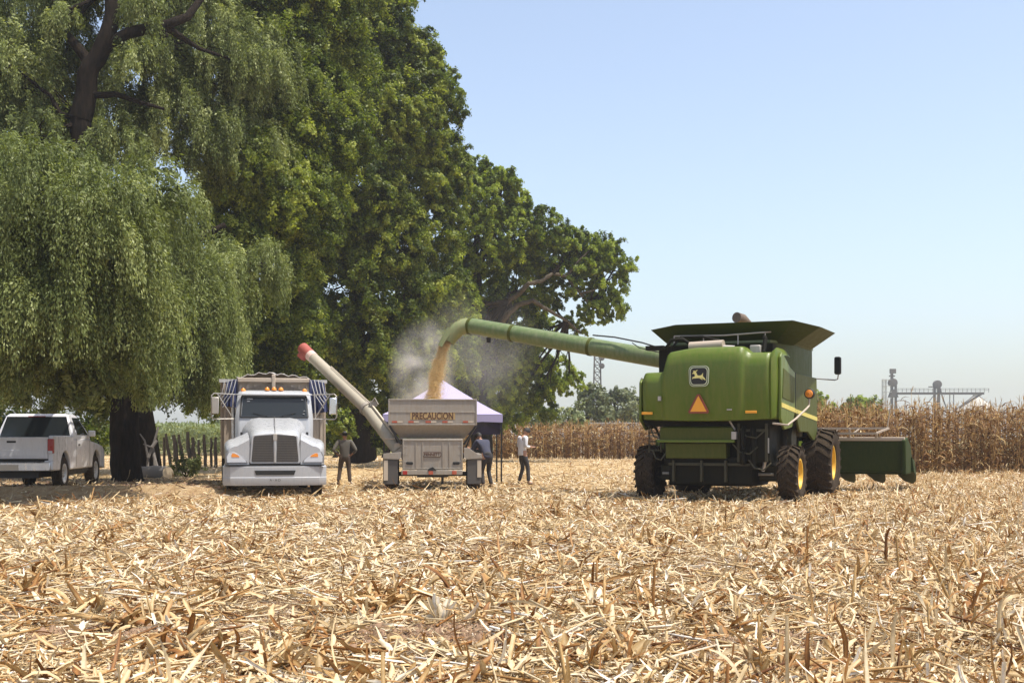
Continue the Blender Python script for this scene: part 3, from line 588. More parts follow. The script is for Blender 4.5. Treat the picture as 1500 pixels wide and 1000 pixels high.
twigs(tB, oB, [tb2, W(400, 220, 47.5), W(440, 60, 48), W(350, 480, 48)], B_bl[::2], M['bark'])
# C: the broad cottonwood whose right edge stands against the sky
oC = W(527, 668, 62); oC.z = 0.0
tC = thing('cottonwood_tree', oC, 0, 'broad green cottonwood above the grain wagon, its right edge against open sky', 'tree', 'cottonwoods along the field edge')
C_bl = [(520, 60, 57, 75), (548, 20, 57, 45), (575, 70, 58, 52), (612, 85, 58, 38), (600, 130, 58, 60), (640, 130, 59, 36), (655, 160, 59, 28), (560, 170, 57, 70), (620, 190, 58, 42), (500, 150, 56, 75), (650, 225, 60, 36), (600, 255, 59, 62), (520, 270, 57, 80), (655, 260, 60, 38),
        (470, 330, 56, 70), (560, 350, 58, 75), (625, 330, 60, 55), (500, 420, 57, 70), (580, 430, 59, 65), (460, 480, 57, 55), (530, 500, 58, 65), (600, 510, 61, 55), (490, 560, 59, 50), (560, 575, 61, 45), (640, 420, 62, 50), (640, 500, 64, 50), (470, 590, 60, 30), (520, -50, 57, 80), (590, -15, 58, 28), (480, 628, 61, 24), (560, 632, 62, 24), (600, 615, 62, 28)]
crown('crown', C_bl, 0.070, 60, 130, M['leaf_cotton'], tC, oC, 1.05, spread=0.30, minz=0.3)
tc1 = W(515, 520, 60); tc2 = W(540, 330, 59)
limbs(tC, oC, [([W(529, 672, 62), W(524, 620, 61.5), tc1], 0.80, 0.6)], name='trunk')
limbs(tC, oC, [([tc1, tc2, W(550, 160, 58.5), W(560, 30, 58)], 0.55, 0.15), ([tc2, W(600, 250, 59), W(640, 190, 59)], 0.25, 0.08), ([tc1, W(590, 440, 61), W(640, 380, 62)], 0.3, 0.1)])
limbs(tC, oC, [([W(595, 135, 58), W(612, 165, 57.6), W(632, 180, 57.6), W(640, 200, 57.8)], 0.09, 0.03), ([W(578, 140, 57.8), W(588, 160, 57.4), W(600, 182, 57.6)], 0.08, 0.03)], M['bark_pale'], 'dead_limb')
twigs(tC, oC, [tc2, W(550, 160, 58.5), W(560, 30, 58), W(640, 190, 59), W(590, 440, 61)], C_bl, M['bark'])
# D: the further cottonwood reaching right above the auger
oD = W(706, 665, 76); oD.z = 0
tD = thing('cottonwood_tree', oD, 0, 'farther yellow green cottonwood stretching right above the unloading auger', 'tree', 'cottonwoods along the field edge')
D_bl = [(690, 262, 71, 34), (712, 262, 71, 24), (738, 262, 71, 22), (690, 300, 70, 42), (728, 280, 71, 36), (752, 300, 72, 30), (700, 350, 71, 55), (750, 345, 72, 45), (795, 335, 72, 36), (800, 370, 73, 42), (840, 358, 73, 30), (860, 375, 73, 34), (885, 370, 73, 26), (905, 385, 73, 24), (885, 410, 73, 34), (840, 405, 73, 34), (895, 450, 73, 24), (870, 455, 73, 22), (760, 410, 74, 50), (700, 430, 74, 55), (805, 440, 74, 22),
        (740, 480, 75, 55), (680, 500, 75, 50), (790, 490, 76, 32), (830, 470, 74, 14), (720, 560, 76, 50), (770, 550, 77, 45), (812, 545, 77, 30), (680, 590, 76, 42), (620, 560, 70, 45), (650, 520, 70, 50), (620, 600, 72, 32), (720, 600, 78, 36), (655, 450, 70, 50), (740, 530, 76, 48), (600, 470, 66, 40), (575, 600, 70, 26), (700, 545, 77, 45), (790, 590, 78, 30), (835, 560, 78, 20), (750, 600, 77, 30), (845, 485, 74, 12)]
crown('crown', D_bl, 0.080, 46, 115, M['leaf_far'], tD, oD, 1.05, spread=0.26)
td1 = W(700, 520, 75); td2 = W(698, 400, 73)
limbs(tD, oD, [([W(706, 670, 76), W(702, 600, 75.5), td1], 0.7, 0.5)], name='trunk')
limbs(tD, oD, [([td1, td2, W(690, 370, 71), W(665, 335, 70)], 0.4, 0.12), ([td2, W(715, 360, 71), W(735, 320, 71)], 0.2, 0.08)], M['bark'])
limbs(tD, oD, [([td1, W(722, 478, 73), W(745, 440, 72), W(758, 432, 71.6), W(775, 415, 71), W(793, 412, 71.2), W(810, 400, 71.5), W(830, 405, 72), W(850, 430, 72.3), W(868, 450, 72.5)], 0.20, 0.06), ([td1, W(742, 462, 72), W(758, 447, 71.8), W(780, 440, 71.5), W(805, 455, 72), W(830, 470, 72.5), W(850, 488, 73)], 0.2, 0.06), ([W(830, 405, 72), W(845, 385, 72), W(862, 368, 72)], 0.1, 0.04), ([W(850, 430, 72.3), W(870, 425, 72), W(890, 400, 72)], 0.08, 0.03)], M['bark_pale'])
twigs(tD, oD, [td2, W(745, 440, 72), W(810, 400, 71.5), W(868, 450, 72.5), W(830, 470, 72.5)], D_bl, M['bark'])
# hazy trees and scrub far behind
def far_tree(name, px, Y, blobs, label, cat, mat, size, grp=None, ncl=5, nleaf=40, trunk=0.15):
    o = W(px, 640, Y); o.z = 0; e = thing(name, o, 0, label, cat, grp)
    crown('crown', [(a, b, Y + 1.5 * math.sin(i * 2.1), r) for i, (a, b, r) in enumerate(blobs)], size * 0.85, ncl * 3, nleaf * 1.3, mat, e, o, 1.0, spread=0.5, minz=0.2)
    top = W(blobs[0][0], blobs[0][1], Y); limbs(e, o, [([Vector((o.x, Y, -0.1)), Vector((o.x + 0.3, Y, top.z * 0.5)), top], trunk * 1.4, trunk * 0.5)], name='trunk')
    for q in blobs[1:5]: limbs(e, o, [([Vector((o.x + 0.2, Y, top.z * 0.4)), W(q[0], q[1], Y)], trunk * 0.7, trunk * 0.25)], name='limb')
    return e
gp = 'hazy trees beyond the far maize'
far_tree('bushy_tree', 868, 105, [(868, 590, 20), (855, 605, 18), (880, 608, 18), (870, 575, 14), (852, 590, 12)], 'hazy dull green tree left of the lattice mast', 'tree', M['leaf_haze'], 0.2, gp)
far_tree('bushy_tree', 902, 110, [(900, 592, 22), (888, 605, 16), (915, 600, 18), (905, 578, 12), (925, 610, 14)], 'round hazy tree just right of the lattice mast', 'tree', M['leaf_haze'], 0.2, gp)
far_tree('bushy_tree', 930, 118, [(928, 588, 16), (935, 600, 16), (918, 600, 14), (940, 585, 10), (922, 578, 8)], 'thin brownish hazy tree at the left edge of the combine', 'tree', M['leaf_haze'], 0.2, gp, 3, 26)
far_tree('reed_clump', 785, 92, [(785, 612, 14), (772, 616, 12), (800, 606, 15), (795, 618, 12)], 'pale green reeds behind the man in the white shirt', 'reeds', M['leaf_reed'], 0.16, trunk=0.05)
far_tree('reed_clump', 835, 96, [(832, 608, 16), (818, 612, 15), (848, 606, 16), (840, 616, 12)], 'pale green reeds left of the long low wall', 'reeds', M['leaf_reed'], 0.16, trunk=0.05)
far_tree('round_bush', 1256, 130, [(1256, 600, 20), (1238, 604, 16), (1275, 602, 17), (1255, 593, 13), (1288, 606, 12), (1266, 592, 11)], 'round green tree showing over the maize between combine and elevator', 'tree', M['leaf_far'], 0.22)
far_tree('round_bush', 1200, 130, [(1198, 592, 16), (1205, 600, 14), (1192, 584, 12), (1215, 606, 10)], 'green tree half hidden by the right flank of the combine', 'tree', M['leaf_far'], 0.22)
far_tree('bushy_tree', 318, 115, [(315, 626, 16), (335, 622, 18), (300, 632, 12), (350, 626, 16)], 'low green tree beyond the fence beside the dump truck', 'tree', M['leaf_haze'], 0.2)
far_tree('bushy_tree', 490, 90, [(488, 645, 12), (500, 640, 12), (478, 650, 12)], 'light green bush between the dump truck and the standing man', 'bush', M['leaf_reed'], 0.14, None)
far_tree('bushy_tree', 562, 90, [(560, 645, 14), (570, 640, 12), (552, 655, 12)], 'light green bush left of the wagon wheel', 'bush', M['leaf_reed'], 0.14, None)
def crop_strip():
    n = 60000; x = RNG.uniform(-62, -4, n); y = RNG.uniform(98, 112, n); hgt = 2.2 + 0.5 * vn(x, y, 0.1); z = RNG.random(n) ** 0.6 * hgt
    P = np.stack([x, y, z], 1); V, Fq, T = ribbons(P, RNG.random(n) * 6.283, RNG.uniform(-0.5, 1.3, n), RNG.uniform(-1, 1, n), RNG.uniform(0.2, 0.5, n), RNG.uniform(0.06, 0.16, n), 0, RNG.normal(0, 1, n), 2, None, 0.3, np.clip(RNG.normal(0.5, 0.15, n), 0, 1))
    tag(fast('green_crop', V, Fq, M['leaf_reed'], T), 'light green crop growing beyond the stick fence', 'crop', kind='stuff')
crop_strip()
# fence, dead wood and scrub by the trunks
fo = W(270, 683, 60); fe = thing('stick_fence', (fo.x, 60, float(G(fo.x, 60))), 0, 'rough stick and wire fence between the tree trunks and the dump truck', 'fence')
for (bx, tx, ty, w) in ((251, 243, 635, 5), (262, 254, 637, 7), (271, 262, 636, 5), (279, 275, 632, 6), (286, 282, 640, 6), (293, 291, 644, 4), (302, 299, 636, 5), (241, 240, 640, 4), (309, 309, 641, 4), (316, 316, 640, 5)):
    a = W(bx, 688, 60) - fe.location; b = W(tx, ty, 60) - fe.location; mb = MB(); r = w / 2 * 60 / F; mb.tube(wob(a, b, 5, 0.02), [r * 1.1, r, r * 1.05, r, r * 0.9, r * 0.7], 7); mb.build('post', M['postwood'], fe)
for zz in (1.25, 0.75):
    mb = MB(); P = [W(px, 640, 60) - fe.location for px in range(232, 330, 6)]; mb.tube([Vector((p.x, 0.05, zz + random.gauss(0, .02))) for p in P], 0.008, 4); mb.build('wire', M['steel'], fe)
db = W(222, 690, 43); de = thing('dead_branch', (db.x, 43, 0.1), 0, 'bleached forked dead branch leaning between the two trunks', 'branch')
mb = MB()
for P in ([(215, 700), (217, 670), (212, 645), (205, 635)], [(217, 670), (225, 650), (232, 625)], [(228, 700), (226, 670), (222, 655), (210, 650)], [(235, 700), (228, 675), (224, 655)], [(222, 655), (230, 645)]):
    mb.tube([W(a, b, 43 + 0.1 * i) - de.location for i, (a, b) in enumerate(P)], [0.065, 0.05, 0.035, 0.02][:len(P)], 6)
mb.build('branch_wood', M['deadwood'], de)
lg = W(245, 698, 41); le = thing('cut_log', (lg.x, 41, 0.12), 0, 'grey cut log with a pale round end lying left of the small bush', 'log')
mb = MB(); mb.tube(wob((0.15, -0.5, 0.2), (-1.4, 0.9, 0.2), 5, 0.03), [0.22, 0.23, 0.22, 0.21, 0.2, 0.19], 14); mb.build('log_wood', M['deadwood'], le)
mb = MB(); mb.tube([Vector((0.16, -0.51, 0.2)), Vector((0.168, -0.518, 0.2))], 0.20, 14); mb.build('cut_face', paint('sawn_wood', (0.5, 0.4, 0.27), 0.8, dust=0.3, scale=9), le)
bo = W(272, 695, 42); be = thing('small_bush', (bo.x, 42, 0.1), 0, 'small grey green bush at the foot of the fence', 'bush')
crown('crown', [(268, 678, 42, 14), (280, 684, 42, 12), (258, 688, 42, 10), (284, 676, 42, 9)], 0.05, 60, 40, M['leaf_willow'], be, Vector(be.location), 1.2, spread=0.3, minz=0.03)
mb = MB()
for k in range(7): mb.tube([Vector((0, 0, 0)), Vector((random.gauss(0, .25), random.gauss(0, .2), random.uniform(.4, .8)))], [0.015, 0.006], 5)
mb.build('stem', M['bark'], be)
# ---------------------------------------------------------------- far structures
wl = thing('low_wall', (W(905, 640, 97).x, 97, 0), 0, 'long low pale wall just above the far maize', 'wall')
mb = MB(); mb.box(-3.1, 7.5, -0.12, 0.12, 0, 2.58); mb.build('wall_face', M['concrete'], wl); mb = MB(); mb.box(-3.15, 7.55, -0.17, 0.17, 2.583, 2.66); mb.build('coping', M['galv'], wl)
def lattice(mb, x, y, z0, z1, w0, w1, n, r):
    c = lambda t, i: Vector((x + (w0 + (w1 - w0) * t) / 2 * (-1, 1, 1, -1)[i], y + (w0 + (w1 - w0) * t) / 2 * (-1, -1, 1, 1)[i], z0 + (z1 - z0) * t))
    for i in range(4):
        mb.beam(c(0, i), c(1, i), r * 1.6)
        for k in range(n):
            a, b = k / n, (k + 1) / n; j = (i + 1) % 4; mb.beam(c(a, i), c(b, j), r); mb.beam(c(a, j), c(b, i), r); mb.beam(c(b, i), c(b, j), r)
mo = W(875, 640, 260); me_ = thing('lattice_mast', (mo.x, 260, 0), 0, 'slim steel lattice mast beyond the hazy trees under the auger', 'mast')
mb = MB(); lattice(mb, 0, 0, 0, 19.5, 2.0, 1.2, 14, 0.10); mb.build('mast_frame', M['far_steel'], me_)
mb = MB(); mb.tube([(0, 0, 19.4), (0, 0, 21.5)], 0.07, 6)
for zz in (18.2, 16.5): mb.lathe([(0.01, -0.2), (0.55, -0.15), (0.6, 0.1), (0.01, 0.12)], (0.9, -0.9, zz), 'y', 14)
mb.build('antenna', M['far_steel'], me_)
ey = 380.0; es = ey / F
def ep(px, py): return W(px, py, ey)
b0 = ep(1309, 640); e1 = thing('elevator_tower', (b0.x, ey, 0), 0, 'tall steel bucket elevator with a ladder cage, left end of the distant silo plant', 'grain elevator')
mb = MB(); mb.box(-0.9, -0.2, -0.4, 0.4, 0, 22.5); mb.box(0.35, 0.95, -0.4, 0.4, 0, 17.5); mb.build('leg_casing', M['far_steel'], e1)
mb = MB(); mb.lathe([(0.01, -1), (1.3, -0.9), (1.3, 0.9), (0.01, 1)], (-0.3, 0, 18.3), 'y', 16); mb.box(-1.1, 0.6, -0.6, 0.6, 21.2, 22.6); mb.box(-1.3, 0.3, -0.5, 0.5, 20.2, 20.6); mb.prism([(-1.6, 13.8), (1.3, 13.8), (0.3, 16.3), (-0.7, 16.3)], -0.8, 0.8, 'y'); mb.build('head_pulley', M['far_steel'], e1)
mb = MB()
for k in range(6): mb.box(-3.4, -0.9, -0.9, 0.9, 9.8 + k * 1.9 - 0.12, 9.8 + k * 1.9)
lattice(mb, -2.9, 0, 0, 19.4, 1.1, 1.1, 12, 0.08); mb.build('ladder_cage', M['galv'], e1)
b0 = ep(1372, 640); e2 = thing('elevator_tower', (b0.x, ey, 0), 0, 'shorter twin pipe bucket elevator in the middle of the distant silo plant', 'grain elevator')
mb = MB(); mb.box(-0.95, -0.35, -0.4, 0.4, 0, 18); mb.box(0.3, 1.0, -0.4, 0.4, 0, 18); mb.build('leg_casing', M['far_steel'], e2)
mb = MB(); mb.lathe([(0.01, -0.8), (1.25, -0.7), (1.25, 0.7), (0.01, 0.8)], (0.2, 0, 17.8), 'y', 16); mb.box(-2.4, -0.6, -0.5, 0.5, 16.9, 17.2); mb.tube([(0.9, 0, 17.2), (1.9, 0, 13.6), (3.4, 0, 9.5)], 0.22, 8); mb.build('head_pulley', M['far_steel'], e2)
b0 = ep(1312, 640); e3 = thing('conveyor_bridge', (b0.x, ey - 1.5, 0), 0, 'long horizontal conveyor bridge with handrail joining the distant elevators to the silo', 'conveyor')
mb = MB(); L_ = (1438 - 1312) * es; mb.box(0, L_, -0.6, 0.6, 14.6, 15.3); mb.build('conveyor_deck', M['far_steel'], e3)
mb = MB(); mb.beam((0, -0.7, 16.4), (L_ + 1.5, -0.7, 16.4), 0.12); mb.beam((0, -0.7, 15.9), (L_ + 1.5, -0.7, 15.9), 0.1)
for k in range(22): mb.beam((k * L_ / 20, -0.7, 15.2), (k * L_ / 20, -0.7, 16.5), 0.1)
mb.build('handrail', M['far_steel'], e3)
mb = MB(); mb.tube([(L_ - 0.5, 0, 14.9), (L_ - 7.5, 0, 10.6)], 0.35, 8); mb.tube([(11.6, 0, 14.7), (9.0, 0, 11.5)], 0.12, 6)
for xx in (16.2, 17.4): mb.beam((xx, 0, 0), (xx, 0, 14.6), 0.22)
mb.build('chute', M['far_steel'], e3)
b0 = ep(1440, 640); e4 = thing('grain_silo', (b0.x, ey + 6, 0), 0, 'large round galvanised silo with a conical roof at the right of the distant plant', 'silo')
mb = MB(); prof = []
for k in range(0, 60): prof.append((8.0 + (0.06 if k % 2 else 0), k * 0.145))
mb.lathe(prof, (0, 0, 0), 'z', 48); mb.build('silo_wall', M['galv'], e4)
mb = MB(); mb.lathe([(8.3, 8.5), (0.9, 14.3), (0.9, 14.9), (0.01, 15.0)], (0, 0, 0), 'z', 48); mb.build('silo_roof', M['roof_sheet'], e4, angle=20)
mb = MB()
for s_ in (-1, 1): mb.beam((0.9 * s_, -0.3, 14.4), (8.2 * s_, -0.3, 8.75), 0.18)
mb.build('roof_rail', M['far_steel'], e4)

for i, (px_, Yb, bl, lab) in enumerate(((120, 43, [(95, 625, 26), (130, 615, 24), (150, 640, 20), (70, 640, 24), (115, 650, 20)], 'dark scrub behind the bonnet of the white pickup'), (-10, 44, [(-40, 610, 36), (10, 612, 30), (40, 622, 26), (-10, 640, 30), (-80, 620, 36)], 'dark scrub behind the cab of the white pickup'))):
    far_tree('scrub_bush', px_, Yb, bl, lab, 'bush', M['leaf_cotton'], 0.085, None, 14, 60, 0.06)
# ---------------------------------------------------------------- wheels
def wheel(parent, c, Rr, w, rimR, rimmat, lugs=22, rotz=0.0, side=1, lug_h=0.06, ag=True, tyremat=None):
    """tyre round the local x axis; side: +1 when the outer face looks to +x"""
    e = bpy.data.objects.new('wheel', None); COL.objects.link(e); e.parent = parent; e.location = c; e.rotation_euler = (0, 0, rotz); e.empty_display_size = 0.2
    h = w / 2; b = Rr - (lug_h if ag else 0.0)
    mb = MB(); prof = [(rimR, -h * 0.72), (rimR + 0.04, -h * 0.86), ((b + rimR) / 2, -h), (b - 0.07, -h * 0.97), (b - 0.015, -h * 0.82), (b, -h * 0.5), (b, h * 0.5), (b - 0.015, h * 0.82), (b - 0.07, h * 0.97), ((b + rimR) / 2, h), (rimR + 0.04, h * 0.86), (rimR, h * 0.72)]
    mb.lathe(prof, (0, 0, 0), 'x', 48, closed=True)
    if ag:
        for s in (-1, 1):
            for k in range(lugs):
                a0 = 2 * math.pi * (k + (0.5 if s > 0 else 0)) / lugs; da = 2 * math.pi / lugs * 0.9
                def pt(x, a, r): return Vector((x, r * math.cos(a), r * math.sin(a)))
                tw = 2 * math.pi / lugs * 0.17; x0, x1 = 0.02 * s, h * 1.0 * s
                p = []
                for r in (b - 0.03, Rr):
                    k_ = 1.0 if r < Rr else 0.8
                    p += [pt(x0, a0 - tw * k_, r), pt(x1, a0 + da - tw * k_, r - 0.035), pt(x1, a0 + da + tw * k_, r - 0.035), pt(x0, a0 + tw * k_, r)]
                mb.hexa(p)
    else:
        for x in (-0.6, -0.2, 0.2, 0.6): mb.lathe([(b - 0.01, (x - .14) * h), (b + 0.008, (x - .12) * h), (b + 0.008, (x + .12) * h), (b - 0.01, (x + .14) * h)], (0, 0, 0), 'x', 48)
    mb.build('tyre', tyremat or M['rubber'], e, angle=30)
    mb = MB(); s = side
    mb.lathe([(rimR + 0.02, -h * 0.75 * s), (rimR + 0.02, h * 0.80 * s), (rimR - 0.025, h * 0.80 * s), (rimR - 0.05, h * 0.45 * s), (rimR * 0.72, h * 0.30 * s), (rimR * 0.45, h * 0.42 * s), (rimR * 0.30, h * 0.42 * s), (rimR * 0.28, h * 0.55 * s), (0.01, h * 0.56 * s)], (0, 0, 0), 'x', 40)
    mb.build('rim', rimmat, e, angle=30)
    mb = MB()
    for k in range(8):
        a = k * math.pi / 4; mb.lathe([(0.018, 0), (0.018, 0.03 * s), (0.001, 0.031 * s)], (h * 0.42 * s, rimR * 0.37 * math.cos(a), rimR * 0.37 * math.sin(a)), 'x', 6)
    mb.build('wheel_nuts', M['steel'], e); return e
# ---------------------------------------------------------------- the combine
TH = R(-24)
cb = thing('combine_harvester', (4.8, 28.4, 0.0), TH, 'green combine harvester with its long unloading auger swung out over the grain wagon', 'combine harvester')
def hood():
    us = sorted(set([round(-1.62 + i * 0.06, 3) for i in range(55)] + [-1.62, -1.02, -0.99, 0.86, 0.9, 1.40, 1.44, 1.62]))
    def ztop(u):
        if u < -1.04: return 2.97 - 0.10 * max(0, (-1.45 - u) / 0.17) ** 2
        if u < -0.86: return 2.97 + 0.44 * sm(-1.04, -0.86, u)
        if u < 0.78: return 3.41 + 0.09 * math.sin(math.pi / 2 * min(1, (u + 0.86) / 0.8))
        if u < 0.98: return 3.50 - 0.14 * sm(0.78, 0.98, u)
        if u < 1.42: return 3.36
        return 3.36 + 0.10 * sm(1.42, 1.47, u) - 0.16 * sm(1.54, 1.63, u)
    def yb(u):
        y = -1.30 + 0.10 * (abs(u) / 1.62) ** 2 + 0.42 * max(0, (abs(u) - 1.30) / 0.32) ** 3
        for g, w_ in ((-1.01, 0.03), (0.88, 0.04), (1.42, 0.022)): y += 0.055 * math.exp(-((u - g) / w_) ** 2)
        if u < -1.04: y += 0.05
        if 0.9 < u < 1.42: y += 0.05
        return y
    rows = []
    for u in us:
        zt = float(ztop(u)); y0 = yb(u); zb = 1.90 - 0.05 * (1 - (u / 1.62) ** 2); r = []
        r.append((u, y0 + 0.35, zb + 0.02)); r.append((u, y0 + 0.12, zb)); r.append((u, y0 + 0.05, zb + 0.02))
        for t in (0.04, 0.15, 0.3, 0.45, 0.6, 0.75, 0.86): r.append((u, y0 + 0.05 * (1 - t) ** 2 - 0.03 * math.sin(math.pi * t) + 0.12 * max(0, t - 0.6) ** 1.5, zb + (zt - 0.10 - zb) * t / 0.9))
        k = yb(u) + 0.10
        for a in (15, 40, 65, 90): r.append((u, k - 0.02 - 0.02 + 0.13 * (1 - math.cos(R(a))), zt - 0.13 + 0.13 * math.sin(R(a))))
        r.append((u, k + 0.35, zt + 0.01)); r.append((u, k + 0.72, zt - 0.01))
        rows.append(r)
    mb = MB(); mb.grid(rows); return mb
hd = hood().build('rear_hood', M['green'], cb, angle=50)
# left shoulder closes the hood towards the auger
for s in (-1, 1):
    mb = MB(); pr = [(-1.02, 1.90), (-1.0, 3.25 if s > 0 else 2.75), (-0.90, 3.36 if s > 0 else 2.84), (-0.55, 3.26 if s > 0 else 2.86), (0.0, 3.08 if s > 0 else 2.87), (0.55, 2.98 if s > 0 else 2.88), (0.56, 2.10), (0.20, 1.72), (-0.60, 1.66)]
    if s < 0: pr = [(a, min(b, 2.88)) for a, b in pr]
    mb.prism(pr, 1.56 * s, 1.625 * s); mb.build('side_panel', M['green'], cb, bevel=0.02)
for s in (-1, 1): MB().prism([(0.60, 2.10), (0.60, 2.98), (3.35, 2.98), (3.42, 2.4), (3.42, 1.42), (2.9, 1.42), (2.2, 1.62), (1.2, 1.62)], 1.55 * s, 1.615 * s).build('front_side_panel', M['green_dusty'], cb, bevel=0.02)
mb = MB(); mb.box(1.60, 1.632, 0.565, 0.595, 2.12, 2.98); mb.build('panel_seal', M['black'], cb)
mb = MB(); mb.prism([(-0.98, 2.26), (-0.98, 2.16), (0.55, 2.06), (0.55, 2.16)], 1.627, 1.634); mb.prism([(0.62, 2.15), (0.62, 2.06), (3.40, 1.90), (3.40, 2.0)], 1.617, 1.624); mb.build('yellow_stripe', M['stripe'], cb)
mb = MB(); mb.prism([(-0.9, 2.36), (0.40, 2.28), (0.45, 2.86), (-0.1, 2.92), (-0.78, 3.02)], 1.625, 1.640); mb.build('access_panel', M['green_dusty'], cb, bevel=0.012)
mb = MB(); mb.box(-1.52, 1.52, -0.9, 3.3, 1.75, 1.95); mb.box(-1.5, 1.5, 0.3, 3.3, 1.9, 2.9); mb.build('inner_body', M['dark_machine'], cb)
# grain tank and its flared extension
def ring(z, pts): return [(x, y, z) for x, y in pts]
tank = [(-1.15, -0.05), (1.15, -0.05), (1.52, 0.9), (1.52, 3.25), (-1.52, 3.25), (-1.52, 0.9)]
mb = MB(); mb.loft([ring(2.9, tank), ring(3.66, tank)], caps=False); mb.build('grain_tank', M['green_tank'], cb, bevel=0.012)
mb = MB()
for i in range(6):
    a = tank[i]; b = tank[(i + 1) % 6]; mb.beam((a[0], a[1], 3.68), (b[0], b[1], 3.68), 0.05, 0.05)
mb.build('tank_rim', M['green_pipe'], cb)
tin = [(-1.1, 0.25), (1.15, 0.25), (1.45, 0.9), (1.45, 3.1), (-1.45, 3.1), (-1.35, 0.9)]
rim = [(-1.55, -0.35, 4.0), (-0.95, -0.35, 4.10), (1.75, -0.35, 4.10), (2.30, -0.02, 3.96), (2.05, 3.5, 4.1), (1.5, 3.9, 4.25), (-1.5, 3.9, 4.25), (-1.98, 3.5, 4.1)]
low = [(-1.25, 0.35, 3.62), (-0.9, 0.3, 3.62), (1.2, 0.3, 3.62), (1.5, 0.9, 3.62), (1.5, 2.9, 3.62), (1.3, 3.1, 3.62), (-1.3, 3.1, 3.62), (-1.45, 2.9, 3.62)]
mb = MB(); inr = [(x * 0.985, 1.5 + (y - 1.5) * 0.985, z + 0.0) for x, y, z in rim]; inl = [(x * 0.97, 1.5 + (y - 1.5) * 0.97, z) for x, y, z in low]
mb.loft([low, rim, inr, inl], caps=False); mb.build('tank_extension', M['green_tank'], cb, angle=20)
mb = MB(); mb.grid([[(-1.4, 0.5, 3.55), (-0.5, 0.5, 3.6), (0.5, 0.5, 3.62), (1.4, 0.5, 3.55)], [(-1.4, 1.6, 3.6), (-0.5, 1.6, 3.85), (0.5, 1.6, 3.9), (1.4, 1.6, 3.6)], [(-1.4, 3.0, 3.55), (-0.5, 3.0, 3.65), (0.5, 3.0, 3.65), (1.4, 3.0, 3.55)]])
M['grain'] = paint('maize_grain', (0.62, 0.40, 0.12), 0.7, dust=0.4, dustcol=(0.66, 0.52, 0.28), scale=12, bump=0.6)
mb.build('tank_load', M['grain'], cb)
mb = MB(); mb.tube([(0.45, 1.5, 3.7), (0.40, 1.3, 4.12), (0.30, 0.95, 4.30), (0.22, 0.72, 4.32)], 0.125, 14); mb.build('loading_elbow', paint('brown_worn_steel', (0.09, 0.06, 0.045), 0.7, dust=0.4), cb)
# engine deck seen between the hood and the extension
mb = MB(); mb.tube([(-0.55, -0.55, 3.56), (0.25, -0.62, 3.58)], 0.115, 16); mb.build('air_cleaner', M['tan_metal'], cb)
mb = MB(); mb.tube([(0.25, -0.62, 3.52), (0.50, -0.62, 3.50)], 0.06, 10); mb.build('intake_pipe', M['steel'], cb)
mb = MB(); mb.box(0.86, 1.10, -0.7, -0.4, 3.36, 3.55); mb.build('coolant_box', M['steel'], cb, bevel=0.02)
mb = MB(); mb.box(-1.35, 1.30, -0.35, 0.05, 2.9, 3.60); mb.box(-1.55, -1.12, -0.75, -0.45, 3.50, 3.60); mb.tube([(-1.1, -0.7, 3.5), (-0.95, -0.7, 3.72), (-0.7, -0.65, 3.74), (-0.5, -0.5, 3.6)], 0.04, 8); mb.tube([(-1.0, -0.5, 3.55), (-0.8, -0.45, 3.8), (-0.3, -0.4, 3.8), (0.1, -0.4, 3.7)], 0.03, 8)
mb.tube([(1.15, -0.6, 3.4), (1.17, -0.5, 3.7), (1.1, -0.3, 3.75)], 0.05, 8); mb.build('engine_deck', M['dark_machine'], cb)
mb = MB(); mb.tube([(-1.0, -0.3, 3.84), (0.2, -0.3, 3.82), (1.12, -0.3, 3.86), (1.2, -0.1, 3.88)], 0.018, 6)
for x in (-1.0, -0.3, 0.5, 1.12): mb.tube([(x, -0.3, 3.5), (x, -0.3, 3.84)], 0.014, 6)
mb.build('deck_rail', M['steel'], cb)
# straw chopper, tailboard and the dark works below
mb = MB(); mb.prism([(-1.05, 1.40), (-1.05, 1.72), (-0.2, 1.85), (0.2, 1.4)], -1.12, 0.58); mb.build('chopper_hood', M['green_dusty'], cb, bevel=0.03)
mb = MB(); mb.box(-1.16, 0.62, -1.12, -1.04, 1.38, 1.44); mb.build('chopper_lip', M['green'], cb, bevel=0.01)
mb = MB(); mb.prism([(-0.98, 1.02), (-1.00, 1.37), (-0.6, 1.38), (-0.6, 1.02)], -1.0, 0.40); mb.build('tailboard', M['green_dusty'], cb, bevel=0.02)
mb = MB(); mb.box(-1.2, 1.2, -0.45, 3.2, 0.85, 1.75); mb.box(-0.95, 0.95, -0.85, 0.9, 0.45, 1.05); mb.box(-1.42, 1.42, -0.13, 0.13, 0.58, 0.80)
mb.box(0.62, 1.35, -0.9, -0.2, 0.95, 1.80); mb.tube([(0.75, -0.95, 1.75), (0.75, -0.95, 0.9)], 0.05, 8); mb.tube([(1.0, -0.95, 1.7), (1.0, -0.95, 0.8)], 0.07, 10)
mb.tube([(-1.5, -1.0, 1.85), (-1.25, -0.9, 1.7), (-1.15, -0.85, 1.45)], 0.03, 8); mb.build('underbody', M['dark_machine'], cb, bevel=0.02)
mb = MB(); mb.prism([(-0.7, 0.40), (-0.75, 0.75), (0.9, 0.75), (0.8, 0.40)], -1.0, 0.95); mb.build('lower_pan', M['dark_machine'], cb, bevel=0.02)
mb = MB(); mb.lathe([(0.01, -0.04), (0.22, -0.03), (0.25, 0), (0.22, 0.03), (0.01, 0.04)], (0.80, -0.98, 1.5), 'x', 20); mb.lathe([(0.01, -0.04), (0.15, -0.03), (0.17, 0), (0.15, 0.03), (0.01, 0.04)], (0.80, -0.98, 1.05), 'x', 20); mb.build('belt_pulley', M['dark_machine'], cb)
